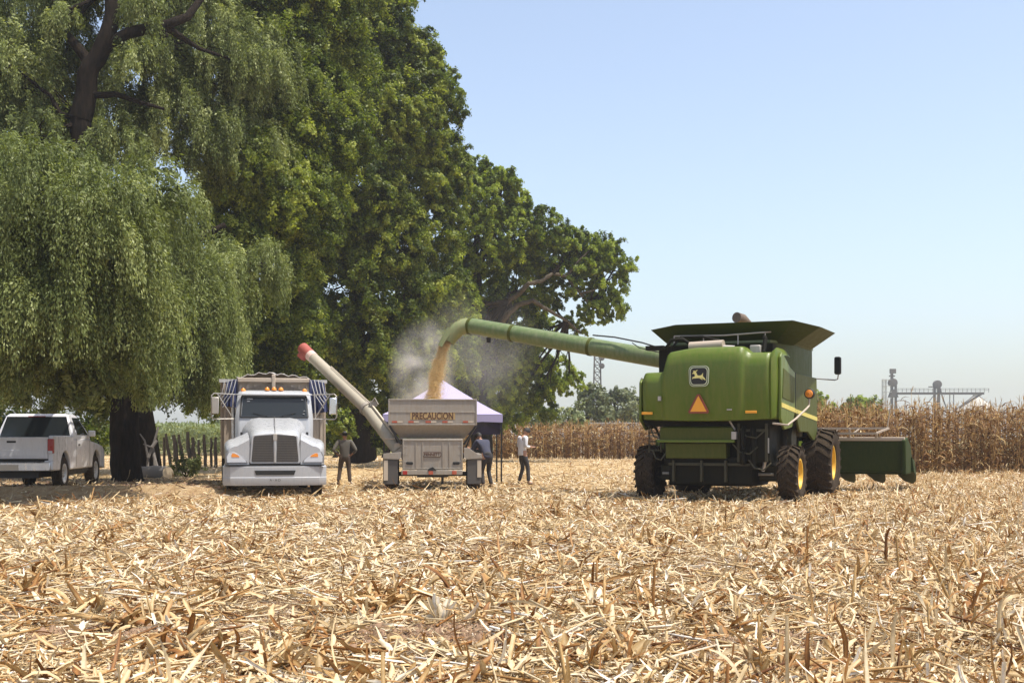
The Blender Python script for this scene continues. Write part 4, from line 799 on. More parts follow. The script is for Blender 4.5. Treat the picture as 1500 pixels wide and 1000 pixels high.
mb = MB(); mb.box(1.28, 1.34, -0.95, -0.85, 1.15, 1.48); mb.beam((1.30, -0.9, 1.2), (1.18, -0.8, 0.75), 0.05); mb.beam((0.50, -1.1, 1.86), (0.60, -1.0, 1.66), 0.03); mb.box(0.55, 0.66, -1.12, -1.02, 1.45, 1.62); mb.build('bracket', M['steel'], cb)
mb = MB(); mb.box(-1.62, -1.15, -0.5, -0.1, 1.50, 1.54); mb.beam((-1.3, -0.4, 1.5), (-1.0, -0.3, 1.3), 0.05); mb.build('step', M['tan_metal'], cb, bevel=0.01)
for s in (-1, 1):
    wheel(cb, (1.66 * s, 0, 0.655 + float(G(4.8, 28.4))), 0.655, 0.46, 0.33, M['yellow'], 20, side=s)
    wheel(cb, (1.66 * s, 3.72, 0.86), 0.86, 0.74, 0.42, M['yellow'], 22, side=s)
# emblem, triangle, markers
def rr(w, h, r, n=5, pinch=0.0):
    pts = []
    for cx, cz, a0 in ((w / 2 - r, h / 2 - r, 0), (-w / 2 + r, h / 2 - r, 90), (-w / 2 + r, -h / 2 + r, 180), (w / 2 - r, -h / 2 + r, 270)):
        for k in range(n + 1): a = R(a0 + 90 * k / n); pts.append((cx + r * math.cos(a), cz + r * math.sin(a)))
    return pts
def badge():
    y = -1.345; cx, cz = -0.12, 2.85
    def shp(w, h, r): return [(cx + a * (1 - 0.16 * max(0, -b / h)) , cz + b + (0.03 if abs(a) < w * 0.2 and b > 0 else (-0.03 if abs(a) < w * 0.2 and b < 0 else 0))) for a, b in rr(w, h, r)]
    MB().prism(shp(0.46, 0.46, 0.10), y, y - 0.02, 'y').build('badge_plate', M['badge_pale'], cb, angle=20)
    MB().prism(shp(0.435, 0.435, 0.095), y - 0.019, y - 0.024, 'y').build('badge_field', M['green_dark'], cb, angle=20)
    MB().prism(shp(0.40, 0.40, 0.085), y - 0.023, y - 0.028, 'y').build('badge_border', M['badge_pale'], cb, angle=20)
    MB().prism(shp(0.365, 0.365, 0.075), y - 0.027, y - 0.032, 'y').build('badge_centre', M['black'], cb, angle=20)
    deer = [(-0.15, -0.075), (-0.135, -0.03), (-0.09, -0.02), (-0.085, 0.02), (-0.11, 0.045), (-0.14, 0.04), (-0.145, 0.055), (-0.11, 0.075), (-0.13, 0.10), (-0.09, 0.115), (-0.085, 0.085), (-0.06, 0.12), (-0.01, 0.125), (-0.055, 0.095), (-0.06, 0.07), (-0.04, 0.045), (-0.03, 0.01), (0.02, 0.0), (0.06, 0.01), (0.10, 0.06), (0.095, 0.01), (0.10, -0.02), (0.14, -0.06), (0.16, -0.11), (0.12, -0.085), (0.08, -0.06), (0.05, -0.06), (0.10, -0.09), (0.07, -0.09), (0.02, -0.055), (-0.04, -0.055), (-0.09, -0.06), (-0.11, -0.055)]
    MB().prism([(cx + a, cz + 0.01 + b) for a, b in deer], y - 0.031, y - 0.037, 'y').build('badge_deer', M['badge_yellow'], cb, smooth=False)
M['badge_pale'] = paint('badge_pale_border', (0.62, 0.66, 0.45), 0.4, dust=0.1); M['badge_yellow'] = paint('badge_yellow', (0.80, 0.72, 0.25), 0.4, dust=0.1); M['green_dark'] = paint('dark_green_badge', (0.015, 0.05, 0.012), 0.4, dust=0.1)
badge()
M['tri_red'] = paint('dark_red_reflector', (0.22, 0.03, 0.015), 0.4, dust=0.1)
tz = 2.25; tx = -0.13
MB().prism([(tx - 0.235, tz - 0.19), (tx - 0.21, tz - 0.225), (tx + 0.21, tz - 0.225), (tx + 0.235, tz - 0.19), (tx + 0.03, tz + 0.20), (tx - 0.03, tz + 0.20)], -1.345, -1.365, 'y').build('triangle_border', M['tri_red'], cb, smooth=False)
MB().prism([(tx - 0.185, tz - 0.185), (tx + 0.185, tz - 0.185), (tx, tz + 0.165)], -1.364, -1.372, 'y').build('warning_triangle', M['orange'], cb, smooth=False)
for x, z in ((-1.36, 2.04), (1.02, 2.05)):
    MB().box(x - 0.125, x + 0.125, -1.33 + (0.14 if x < -1 else 0.06), -1.24, z - 0.028, z + 0.028).build('amber_reflector', M['orange'], cb, bevel=0.006)
mb = MB(); mb.box(-1.09, -1.02, -1.28, -1.22, 2.32, 2.42); mb.box(0.50, 0.60, -1.33, -1.28, 2.09, 2.12); mb.tube([(-1.5, -1.16, 2.83), (-1.5, -1.19, 2.83)], 0.02, 8); mb.build('hood_latch', M['steel'], cb)
mb = MB(); mb.tube([(1.45, -1.05, 1.80), (1.78, -1.10, 1.76), (1.88, -0.6, 1.92), (1.9, 0.5, 2.16), (1.9, 0.75, 2.22), (1.9, 0.82, 2.42)], 0.022, 8); mb.build('lamp_arm', M['tan_metal'], cb)
mb = MB(); mb.lathe([(0.01, 0), (0.10, 0.0), (0.12, 0.05), (0.12, 0.13), (0.01, 0.135)], (1.9, 0.75, 2.50), 'y', 16); mb.build('lamp_housing', M['black'], cb)
mb = MB(); mb.lathe([(0.09, 0.0), (0.08, -0.03), (0.01, -0.045)], (1.9, 0.75, 2.50), 'y', 16); mb.build('flasher_lens', M['amber'], cb)
# cab, feeder house, mirror
mb = MB(); mb.hexa([(-0.95, 3.45, 1.85), (0.95, 3.45, 1.85), (0.85, 5.0, 1.75), (-0.85, 5.0, 1.75), (-0.9, 3.45, 3.3), (0.9, 3.45, 3.3), (0.85, 5.25, 3.3), (-0.85, 5.25, 3.3)]); cab = mb.build('cab', M['glass'], cb, bevel=0.05)
mb = MB(); mb.hexa([(-1.0, 3.4, 3.3), (1.0, 3.4, 3.3), (0.95, 5.45, 3.28), (-0.95, 5.45, 3.28), (-0.95, 3.5, 3.5), (0.95, 3.5, 3.5), (0.85, 5.3, 3.48), (-0.85, 5.3, 3.48)]); mb.build('cab_roof', M['green_dusty'], cb, bevel=0.05)
mb = MB()
for s in (-1, 1):
    mb.beam((0.95 * s, 3.45, 1.85), (0.91 * s, 3.45, 3.3), 0.09); mb.beam((0.86 * s, 5.0, 1.75), (0.86 * s, 5.25, 3.3), 0.07)
mb.build('cab_pillar', M['black'], cb)
mb = MB(); mb.box(-1.4, -0.98, 3.5, 5.0, 1.78, 1.84); mb.box(-1.3, 1.3, 3.42, 3.6, 1.4, 1.9); mb.build('cab_platform', M['dark_machine'], cb)
mb = MB(); mb.hexa([(-0.75, 3.6, 0.95), (0.75, 3.6, 0.95), (0.75, 6.25, 0.65), (-0.75, 6.25, 0.65), (-0.75, 3.6, 1.75), (0.75, 3.6, 1.75), (0.75, 6.25, 1.35), (-0.75, 6.25, 1.35)]); mb.build('feeder_house', M['green'], cb, bevel=0.03)
mb = MB(); mb.box(1.35, 1.6, 3.3, 3.6, 1.55, 1.75); mb.tube([(1.5, 3.5, 1.6), (1.5, 3.5, 1.9)], 0.05, 8); mb.build('light_bracket', M['black'], cb)
mb = MB(); mb.tube([(0.95, 4.7, 3.0), (1.25, 4.72, 3.04), (1.85, 4.62, 2.98), (1.93, 4.60, 3.0), (1.95, 4.60, 3.15)], 0.017, 8); mb.build('mirror_arm', M['steel'], cb)
mb = MB(); mb.prism([(1.93 + a, 3.35 + b) for a, b in rr(0.17, 0.46, 0.05)], 4.56, 4.66, 'y'); mb.build('mirror_housing', M['black'], cb, bevel=0.012)
mb = MB(); mb.prism([(1.93 + a, 3.35 + b) for a, b in rr(0.11, 0.38, 0.04)], 4.553, 4.56, 'y'); mb.build('mirror_glass', M['glass'], cb)
# unloading auger
def L(p): return local_of(cb, p)
A0 = W(1012, 533, 31.2); B0 = W(687, 477, 34.6); P = [L(A0.lerp(B0, t)) for t in (0, .25, .5, .75, 1)]
mb = MB(); mb.tube(P, [0.235, 0.235, 0.232, 0.23, 0.228], 28); ug = mb.build('unloading_auger', M['green_pipe'], cb, angle=50)
mb = MB()
for t in (0.06, 0.42, 0.78, 0.985):
    p = A0.lerp(B0, t); q = A0.lerp(B0, t + 0.012); mb.tube([L(p), L(q)], 0.248, 28)
mb.build('auger_band', M['green_dusty'], ug)
el = [W(690, 477.5, 34.6), W(680, 478, 34.6), W(671, 482, 34.6), W(663, 491, 34.6), W(657, 500, 34.6)]
mb = MB(); mb.tube([L(p) for p in el], [0.23, 0.228, 0.215, 0.195, 0.175], 24, caps=False)
mb.build('auger_spout', M['spout'] if 'spout' in M else M['green_pipe'], ug, angle=60)
M['spout'] = paint('worn_spout_paint', (0.17, 0.21, 0.085), 0.5, dust=0.6, dustcol=(0.33, 0.25, 0.13), scale=4)
ug.children[-1].data.materials[0] = M['spout']
fl = [W(661, 486, 34.45), W(654, 497, 34.45), W(646, 511, 34.45)]
mb = MB(); rows = []
for i, p in enumerate([W(664, 484, 34.6), W(655, 497, 34.6), W(648, 509, 34.6)]):
    rows.append([L(p + Vector((-0.16 * math.cos(R(a)) * (1 - 0.12 * i) + 0.0, 0.19 * math.sin(R(a)), 0.10 * math.cos(R(a)) * (1 - 0.12 * i)))) for a in (-90, -60, -30, 0, 30, 60, 90)])
mb.panel(rows, 0.012, (0.7, 0, 0.3)); mb.build('rubber_flap', M['spout'], ug)
mb = MB(); hp = [W(868, 494, 32.5), W(900, 497, 32.2), W(940, 505, 31.7), W(985, 519, 31.0)]; mb.tube([L(p + Vector((0, -0.1, 0.05))) for p in hp], 0.02, 6)
hp = [W(925, 503, 31.8), W(935, 510, 31.6), W(960, 516, 31.3), W(975, 519, 31.1)]; mb.tube([L(p + Vector((0, -0.22, 0))) for p in hp], 0.014, 6); mb.tube([L(W(715, 474, 34.1)), L(W(718, 481, 34.1))], 0.02, 6); mb.build('hydraulic_hose', M['black'], ug)
mb = MB(); q = L(W(716, 497, 34.4)); mb.lathe([(0.01, -0.1), (0.06, -0.09), (0.07, 0.05), (0.01, 0.06)], q, 'z', 12); mb.build('work_lamp', M['black'], ug)
mb = MB(); pv = L(W(1005, 545, 31.2)); mb.tube([(pv.x, pv.y, 2.2), (pv.x, pv.y, 3.2), (pv.x - 0.0, pv.y, 3.5)], [0.26, 0.26, 0.24], 20); mb.build('auger_pivot', M['green_pipe'], cb)
# corn header
mb = MB(); mb.hexa([(-3.35, 6.25, 0.58), (3.35, 6.25, 0.58), (3.35, 6.42, 0.56), (-3.35, 6.42, 0.56), (-3.35, 6.15, 1.42), (3.35, 6.15, 1.42), (3.35, 6.28, 1.42), (-3.35, 6.28, 1.42)]); hdr = mb.build('corn_header', M['green_header'], cb, bevel=0.02)
mb = MB(); mb.beam((-3.4, 6.2, 1.45), (3.42, 6.2, 1.45), 0.13, 0.10); mb.build('header_beam', M['tan_metal'], hdr, bevel=0.015)
mb = MB(); mb.box(-3.35, 3.35, 6.4, 7.5, 0.50, 0.56); mb.build('header_floor', M['green_header'], hdr)
for s in (-1, 1): MB().prism([(6.12, 0.50), (6.08, 1.42), (6.5, 1.50), (7.2, 1.30), (7.7, 0.85), (7.8, 0.50)], 3.34 * s, 3.46 * s).build('header_end', M['green_header'], hdr, bevel=0.03)
mb = MB(); mb.tube([(-3.3, 6.85, 0.85), (3.3, 6.85, 0.85)], 0.11, 12)
for k in range(40):
    x = -3.2 + k * 0.16; mb.lathe([(0.11, 0), (0.26, 0.03), (0.26, 0.045), (0.11, 0.02)], (x, 6.85, 0.85), 'x', 14)
mb.build('cross_auger', M['steel'], hdr)
for k in range(9):
    x = -3.3 + k * 0.825; mb = MB(); w = 0.20
    sec = lambda y, w_, zt, zb: [(x - w_, y, zb), (x - w_ * 0.8, y, zt - 0.08), (x, y, zt), (x + w_ * 0.8, y, zt - 0.08), (x + w_, y, zb)]
    mb.loft([sec(7.3, 0.24, 1.02, 0.55), sec(7.9, 0.24, 0.92, 0.42), sec(8.6, 0.15, 0.60, 0.25), sec(9.15, 0.03, 0.24, 0.17)]); mb.build('row_snout', M['green_header'], hdr, angle=30)
mb = MB(); mb.beam((1.0, 6.15, 1.74), (2.95, 6.35, 1.74), 0.05); mb.beam((1.0, 6.0, 1.60), (2.7, 6.0, 1.60), 0.06); mb.beam((2.7, 6.0, 1.60), (3.0, 6.3, 1.74), 0.05)
for x in (1.3, 2.0, 2.7): mb.beam((x, 6.15, 1.5), (x, 6.1, 1.74 if x != 2.7 else 1.6), 0.04)
mb.beam((1.5, 6.05, 1.6), (1.75, 6.3, 1.74), 0.03); mb.beam((2.1, 6.05, 1.6), (2.25, 6.3, 1.74), 0.03); mb.tube([(2.95, 6.35, 1.74), (3.02, 6.35, 2.25)], 0.018, 6); mb.build('header_rail', M['tan_metal'], hdr)

M['machine_mid'] = paint('dusty_machine_steel', (0.035, 0.034, 0.018), 0.55, dust=0.6, dustcol=(0.10, 0.08, 0.045), scale=5, spec=0.3)
mb = MB()
for x in (-0.85, -0.2, 0.35): mb.box(x, x + 0.05, -0.98, -0.84, 0.50, 0.98)
mb.box(-0.95, 0.95, -0.93, -0.86, 0.86, 0.92); mb.box(0.66, 1.3, -0.96, -0.90, 1.62, 1.68); mb.box(0.64, 0.70, -0.97, -0.91, 0.95, 1.8); mb.box(1.26, 1.32, -0.97, -0.91, 0.95, 1.8); mb.build('frame_bars', M['machine_mid'], cb, bevel=0.008)
for k, (x0_, x1_, z0_) in enumerate(((0.7, 1.25, 1.7), (0.55, 1.1, 1.35), (-1.35, -1.05, 1.7), (0.9, 1.4, 1.0), (-1.3, -1.0, 1.2))): MB().tube([(x0_, -0.99, z0_), (x0_ * .7 + x1_ * .3, -1.04, z0_ - 0.18), (x0_ * .3 + x1_ * .7, -1.04, z0_ - 0.22), (x1_, -0.96, z0_ - 0.06)], 0.018, 7).build('hydraulic_hose', M['machine_mid'], cb)
mb = MB(); mb.tube([(-1.40, -0.95, 1.15), (-1.40, -0.95, 1.75)], 0.018, 6); mb.tube([(-1.12, -0.95, 1.15), (-1.12, -0.95, 1.75)], 0.018, 6)
for z in (1.2, 1.4, 1.6): mb.tube([(-1.40, -0.95, z), (-1.12, -0.95, z)], 0.016, 6)
mb.build('ladder', M['machine_mid'], cb)
mb = MB(); mb.lathe([(0.01, -0.06), (0.30, -0.05), (0.30, 0.05), (0.01, 0.06)], (1.40, 1.3, 1.45), 'x', 24); mb.build('drive_pulley', M['machine_mid'], cb); mb = MB(); mb.lathe([(0.01, -0.06), (0.20, -0.05), (0.20, 0.05), (0.01, 0.06)], (1.40, 2.2, 1.7), 'x', 24); mb.build('drive_pulley', M['machine_mid'], cb)
for s_ in (-1, 1): MB().prism([(0.9 * s_, -0.14), (1.38 * s_, -0.14), (1.38 * s_, 0.14), (0.9 * s_, 0.14)], 0.50, 0.86, 'z').build('steering_knuckle', M['machine_mid'], cb, bevel=0.04)
mb = MB(); mb.tube([(-1.3, -0.22, 0.66), (1.3, -0.22, 0.66)], 0.035, 10); mb.build('tie_rod', M['steel'], cb)
# ---------------------------------------------------------------- the dump truck (its +y end faces the camera)
tk = thing('dump_truck', (-5.84, 30.3, 0.0), math.pi + R(11.6), 'white dump truck facing the camera with a tarped bed', 'truck')
# body shape: x across, y towards the camera; front of the bumper is y = 0
def hood_truck():
    rows = []
    for i in range(15):
        t = i / 14; y = -0.16 - 1.78 * t; w = 0.64 + 0.16 * t; zt = 1.56 + 0.44 * (1 - (1 - t) ** 2.0) ; r = []
        zt = 1.58 + 0.43 * t ** 0.75
        for j in range(17):
            s = -1 + 2 * j / 16; e = abs(s)
            x = s * w; z = zt - 0.05 * e ** 2 - 0.22 * max(0, e - 0.72) ** 2 / 0.08
            z += 0.018 * math.exp(-((e - 0.5) / 0.12) ** 2)
            if t < 0.1: z -= 0.05 * (1 - t / 0.1)
            r.append((x, y, z))
        r = [(r[0][0] - 0.03, y, 0.95)] + r + [(r[-1][0] + 0.03, y, 0.95)]
        rows.append(r)
    rows.insert(0, [(x, -0.13, z - 0.02 if z > 1.2 else z) for x, y, z in rows[0]])
    mb = MB(); mb.grid(rows); mb.f.append(tuple(range(len(rows[0])))); return mb
hood_truck().build('hood', M['white'], tk, angle=45)
for s in (-1, 1):   # fenders bulge beside the hood
    rows = []
    for i in range(13):
        t = i / 12; y = -0.10 - 1.75 * t; zt = 1.14 + 0.30 * math.sin(math.pi * min(1, 0.10 + 0.75 * t)) ** 0.8
        inn = 0.62 + 0.12 * t; out = 1.18 + 0.06 * math.sin(math.pi * min(1, t * 1.2)) - 0.06 * (t < 0.05)
        top = zt + 0.02; r = [(inn * s, y, top + 0.16)]
        for k in range(7):
            a = R(90 * k / 6); r.append((((out - 0.20) + 0.20 * math.sin(a)) * s, y, top - 0.16 + 0.16 * math.cos(a)))
        lowz = 0.80 if t < 0.18 or t > 0.86 else 1.02
        r.append((out * s, y, lowz)); rows.append(r)
    mb = MB(); mb.grid(rows); a = rows[0]; mb.add(list(a) + [(a[0][0], a[0][1], 0.80)], [tuple(range(len(a) + 1))]); mb.build('fender', M['white'], tk, angle=50)
M['headshell'] = paint('headlight_surround', (0.20, 0.20, 0.21), 0.3, dust=0.1)
for s in (-1, 1):
    pl = [(0.66 * s, 0.86), (1.19 * s, 0.86), (1.20 * s, 1.02), (1.14 * s, 1.15), (0.98 * s, 1.13), (0.78 * s, 1.02), (0.68 * s, 0.92)]
    h = MB().prism(pl, -0.105, -0.085, 'y').build('headlight', M['headshell'], tk, bevel=0.01)
    ins = [((x - 0.93 * s) * 0.86 + 0.93 * s, (z - 0.99) * 0.84 + 0.99) for x, z in pl]
    MB().prism(ins, -0.088, -0.076, 'y').build('lens', M['clear'], h)
    MB().prism([((x - 0.97 * s) * 0.36 + 0.97 * s, (z - 1.0) * 0.32 + 1.055) for x, z in pl], -0.078, -0.070, 'y').build('turn_signal', M['amber'], h)
mb = MB(); mb.prism([(-0.60, 0.84), (0.60, 0.84), (0.62, 0.90), (0.57, 1.50), (0.54, 1.555), (0.1, 1.60), (-0.1, 1.60), (-0.54, 1.555), (-0.57, 1.50), (-0.62, 0.90)], -0.13, -0.075, 'y'); gr = mb.build('grille', M['white'], tk, bevel=0.02)
for s in (-1, 1): MB().prism([(0.035 * s, 0.89), (0.56 * s, 0.89), (0.57 * s, 0.93), (0.52 * s, 1.49), (0.49 * s, 1.53), (0.05 * s, 1.56)], -0.076, -0.068, 'y').build('grille_mesh', M['grill'], gr)
mb = MB()
for k in range(15): z = 0.92 + k * 0.042; mb.box(-0.54 + 0.0025 * k, -0.05, -0.069, -0.062, z, z + 0.006); mb.box(0.05, 0.54 - 0.0025 * k, -0.069, -0.062, z, z + 0.006)
mb.build('grille_bars', paint('dark_grille_bar', (0.16, 0.15, 0.14), 0.5, dust=0.1), gr)
MB().box(-0.022, 0.022, -0.078, -0.045, 0.86, 1.56).build('centre_bar', M['chrome'], gr, bevel=0.008)
MB().prism([(a, 1.50 + b) for a, b in rr(0.10, 0.17, 0.035)], -0.076, -0.036, 'y').build('hood_badge', M['steel'], gr, bevel=0.005)
mb = MB(); bp = [(-1.28, -0.55), (-1.26, -0.18), (-1.08, -0.05), (-0.7, 0), (0.7, 0), (1.08, -0.05), (1.26, -0.18), (1.28, -0.55), (1.2, -0.6), (-1.2, -0.6)]
mb.loft([[(x * 0.99, y - 0.02, 0.31) for x, y in bp], [(x, y, 0.36) for x, y in bp], [(x, y, 0.50) for x, y in bp], [(x * 1.0, y - 0.012, 0.52) for x, y in bp], [(x, y - 0.01, 0.77) for x, y in bp], [(x * 0.98, y - 0.05, 0.80) for x, y in bp]]); bm_ = mb.build('bumper', M['white'], tk, angle=25)
MB().prism([(-0.50, 0.68), (-0.46, 0.57), (0.46, 0.57), (0.50, 0.68)], -0.03, 0.004, 'y').build('bumper_opening', M['black'], bm_)
text_obj('A · A·D', 'plate_text', M['grill'], bm_, 0.085, (0, 0.012, 0.44), (R(90), 0, math.pi), 1.0, 0.002)
mb = MB(); mb.tube([(0, -0.20, 1.605), (0, -0.9, 1.875), (0, -1.85, 2.03)], 0.007, 5); mb.build('hood_seam', M['grill'], tk)
for s in (-1, 1):
    MB().box(min(0.80 * s, 0.86 * s), max(0.80 * s, 0.86 * s), -1.5, -1.3, 1.55, 1.63).build('hood_latch', M['black'], tk, bevel=0.01)
    MB().box(min(0.99 * s, 1.25 * s), max(0.99 * s, 1.25 * s), -2.7, -2.1, 0.48, 0.54).build('cab_step', M['chrome'], tk, bevel=0.01)
MB().box(-1.2, 1.2, -0.12, -0.02, 0.795, 0.825).build('bumper_gap', M['black'], tk)
# cab
def tri(p): return p
mb = MB(); c0 = -1.92
sec = lambda z, w, yf, yr: [(-w, yr, z), (-w, yf - 0.10, z), (-w + 0.10, yf, z), (w - 0.10, yf, z), (w, yf - 0.10, z), (w, yr, z)]
mb.loft([sec(0.95, 0.98, c0 + 0.05, -3.35), sec(1.35, 1.01, c0 + 0.05, -3.35), sec(2.0, 1.01, c0, -3.35), sec(2.58, 0.955, c0 - 0.26, -3.33), sec(2.70, 0.93, c0 - 0.40, -3.28), sec(2.74, 0.85, c0 - 0.55, -3.2)]); mb.build('cab', M['white'], tk, bevel=0.03, angle=30)
mb = MB(); q = lambda x, z, d=0.0: (x, c0 - 0.26 * (z - 2.0) / 0.58 + d, z)
mb.panel([[q(-0.84, 2.05, .012), q(0.84, 2.05, .012)], [q(-0.80, 2.55, .012), q(0.80, 2.55, .012)]], 0.02, (0, 1, 0)); ws = mb.build('windshield', M['glass'], tk, bevel=0.004)
mb = MB()
for a, b in (((-0.87, 2.02), (0.87, 2.02)), ((-0.83, 2.58), (0.83, 2.58)), ((-0.87, 2.02), (-0.83, 2.58)), ((0.87, 2.02), (0.83, 2.58))): mb.beam(q(*a, .012), q(*b, .012), 0.035)
mb.build('rubber_seal', M['black'], ws)
mb = MB()
for a, b in (((0.70, 2.50), (0.55, 2.50)), ((0.70, 2.44), (0.62, 2.44)), ((-0.70, 2.49), (-0.76, 2.49)), ((-0.74, 2.11), (-0.78, 2.11)), ((-0.76, 2.19), (-0.80, 2.19))): mb.beam(q(*a, .018), q(*b, .018), 0.045, 0.02)
mb.build('window_sticker', M['white'], ws)
mb = MB()
for s in (-1, 1): mb.beam(q(0.15 * s, 2.03, .03), q(0.55 * s, 2.13, .03), 0.012)
mb.build('wiper', M['black'], ws)
for s in (-1, 1):
    MB().panel([[(1.014 * s, -2.15, 2.02), (1.014 * s, -3.0, 2.02)], [(0.968 * s, -2.38, 2.52), (0.968 * s, -3.0, 2.52)]], 0.02, (s, 0, 0)).build('side_window', M['glass'], tk)
for x, z in ((-0.80, 2.735), (-0.18, 2.765), (0, 2.77), (0.18, 2.765), (0.80, 2.735)): MB().lathe([(0.065, 0), (0.06, 0.05), (0.03, 0.085), (0.005, 0.09)], (x, -2.42, z - 0.03), 'z', 14).build('roof_lamp', M['amber'], tk)
MB().box(-0.98, 0.98, -2.15, -2.05, 2.60, 2.635).build('sun_strip', M['white'], tk, bevel=0.01)
for s in (-1, 1):
    mb = MB(); X0, X1 = 1.0, 1.60 if s > 0 else 1.62
    for P in ([(X0, -2.25, 2.62), (X1 - 0.06, -2.0, 2.64), (X1, -1.98, 2.58), (X1, -1.98, 2.02), (X1 - 0.05, -2.0, 1.97), (X0, -2.15, 1.98)], [(X0 + 0.05, -2.2, 2.62), (X0 + 0.08, -2.15, 1.98)], [(1.08, -2.18, 2.02), (1.45, -2.02, 2.62)]): mb.tube([(a * s, b, c) for a, b, c in P], 0.017, 6)
    mr = mb.build('mirror_frame', M['steel'], tk)
    mb = MB(); mb.box(min(X1 * s, (X1 - 0.19) * s), max(X1 * s, (X1 - 0.19) * s), -1.99, -1.92, 2.10, 2.54); mh = mb.build('mirror', M['steel'] if s > 0 else M['mirror'], mr, bevel=0.02)
MB().tube([(1.07, -3.0, 1.1), (1.07, -3.0, 2.3)], 0.05, 10).build('exhaust_pipe', M['chrome'], tk)
MB().box(-0.45, 0.45, -7.6, -0.5, 0.55, 0.85).build('chassis', M['black'], tk)
mb = MB(); mb.box(-1.05, 1.05, -1.12, -0.98, 0.42, 0.56); mb.box(-1.15, 1.15, -6.1, -5.9, 0.45, 0.6); mb.box(-1.0, 1.0, -0.62, -0.56, 0.34, 0.9); mb.build('axle', M['black'], tk)
for s in (-1, 1):
    wheel(tk, (1.06 * s, -1.05, 0.51), 0.51, 0.27, 0.29, M['white'], side=s, ag=False)
    wheel(tk, (1.20 * s, -6.0, 0.51), 0.51, 0.27, 0.29, M['white'], side=s, ag=False); wheel(tk, (0.88 * s, -6.0, 0.51), 0.51, 0.27, 0.29, M['white'], side=s, ag=False)
    MB().tube([(1.0 * s, -2.5, 0.72), (1.0 * s, -3.6, 0.72)], 0.30, 20).build('fuel_tank', M['chrome'], tk)
    MB().box(min(1.02 * s, 1.42 * s), max(1.02 * s, 1.42 * s), -4.60, -4.57, 0.25, 1.0).build('mud_flap', M['black'], tk)
# dump bed with ribbed head wall, bows and tarpaulin
mb = MB()
mb.box(-1.38, 1.38, -3.72, -3.66, 1.0, 3.02)
for s in (-1, 1): mb.box(min(1.32 * s, 1.38 * s), max(1.32 * s, 1.38 * s), -8.2, -3.66, 1.0, 3.02)
mb.box(-1.38, 1.38, -8.2, -8.14, 1.0, 3.02); mb.box(-1.38, 1.38, -8.2, -3.66, 0.92, 0.998); bed = mb.build('dump_bed', M['tan_metal'], tk, bevel=0.01)
mb = MB()
for k in range(14):
    x = -1.30 + k * 0.2; mb.box(x - 0.035, x + 0.035, -3.66, -3.61, 1.0, 2.95)
for s in (-1, 1):
    for k in range(9): y = -8.1 + k * 0.53; mb.box(min(1.38 * s, 1.43 * s), max(1.38 * s, 1.43 * s), y, y + 0.09, 1.0, 2.95)
mb.build('bed_rib', M['tan_metal'], bed, bevel=0.008)
mb = MB()
for s in (-1, 1): mb.beam((1.40 * s, -8.2, 3.04), (1.40 * s, -3.6, 3.04), 0.12, 0.09); 
mb.beam((-1.44, -3.68, 3.04), (1.44, -3.68, 3.04), 0.12, 0.09); mb.build('bed_rail', M['galv'], bed)
mb = MB(); mb.box(-0.98, 0.98, -3.66, -3.52, 3.00, 3.12); mb.box(-0.05, 0.05, -3.64, -3.50, 2.72, 3.22); mb.build('tarp_housing', M['tan_metal'], bed, bevel=0.02)
rows = []
for i in range(24):
    t = i / 23; y = -3.62 - 4.5 * t; r = []
    for j in range(21):
        s = -1 + 2 * j / 20; x = 1.0 * s; r.append((x, y, 3.13 + 0.13 * (1 - s * s) + 0.035 * math.sin(9 * t + 3 * s) * (1 - abs(s)) + 0.03 * math.sin(20 * s + 5 * t)))
    rows.append(r)
MB().panel(rows, 0.02).build('tarp_roll', paint('pale_tarp', (0.55, 0.53, 0.5), 0.7, dust=0.4), bed, angle=60)
mb = MB(); mb.prism([(-0.95, 2.72), (0.95, 2.72), (0.62, 2.85), (0.0, 3.0), (-0.62, 2.85)], -3.615, -3.59, 'y'); mb.build('head_panel', paint('dark_tan_canvas', (0.17, 0.14, 0.11), 0.8, dust=0.4), bed)
for s in (-1, 1):   # tarp hanging in folds at the sides of the head wall
    rows = []; wide = 0.42 if s < 0 else 0.30
    for i in range(12):
        t = i / 11; r = []
        for j in range(17):
            u = j / 16; x = (0.96 + (wide + 0.10 * t) * u) * s; r.append((x, -3.52 + 0.05 * math.sin(u * 24 + 2 * t + s) * (0.3 + t), 3.10 - 0.10 * u - t * ((0.95 if s < 0 else 0.8) - 0.15 * u)))
        rows.append(r)
    MB().panel(rows, 0.012, (0, 1, 0)).build('tarp_fold', M['tarp'], bed, angle=60)
    mb = MB()
    for k in range(4): mb.tube([((1.0 + 0.1 * k) * s, -3.45, 3.08), ((1.10 + 0.09 * k) * s, -3.40, 2.7), ((1.36 + 0.03 * k) * s, -3.44, 2.30 + 0.1 * k)], 0.012, 5)
    mb.build('tarp_rope', M['galv'], bed)
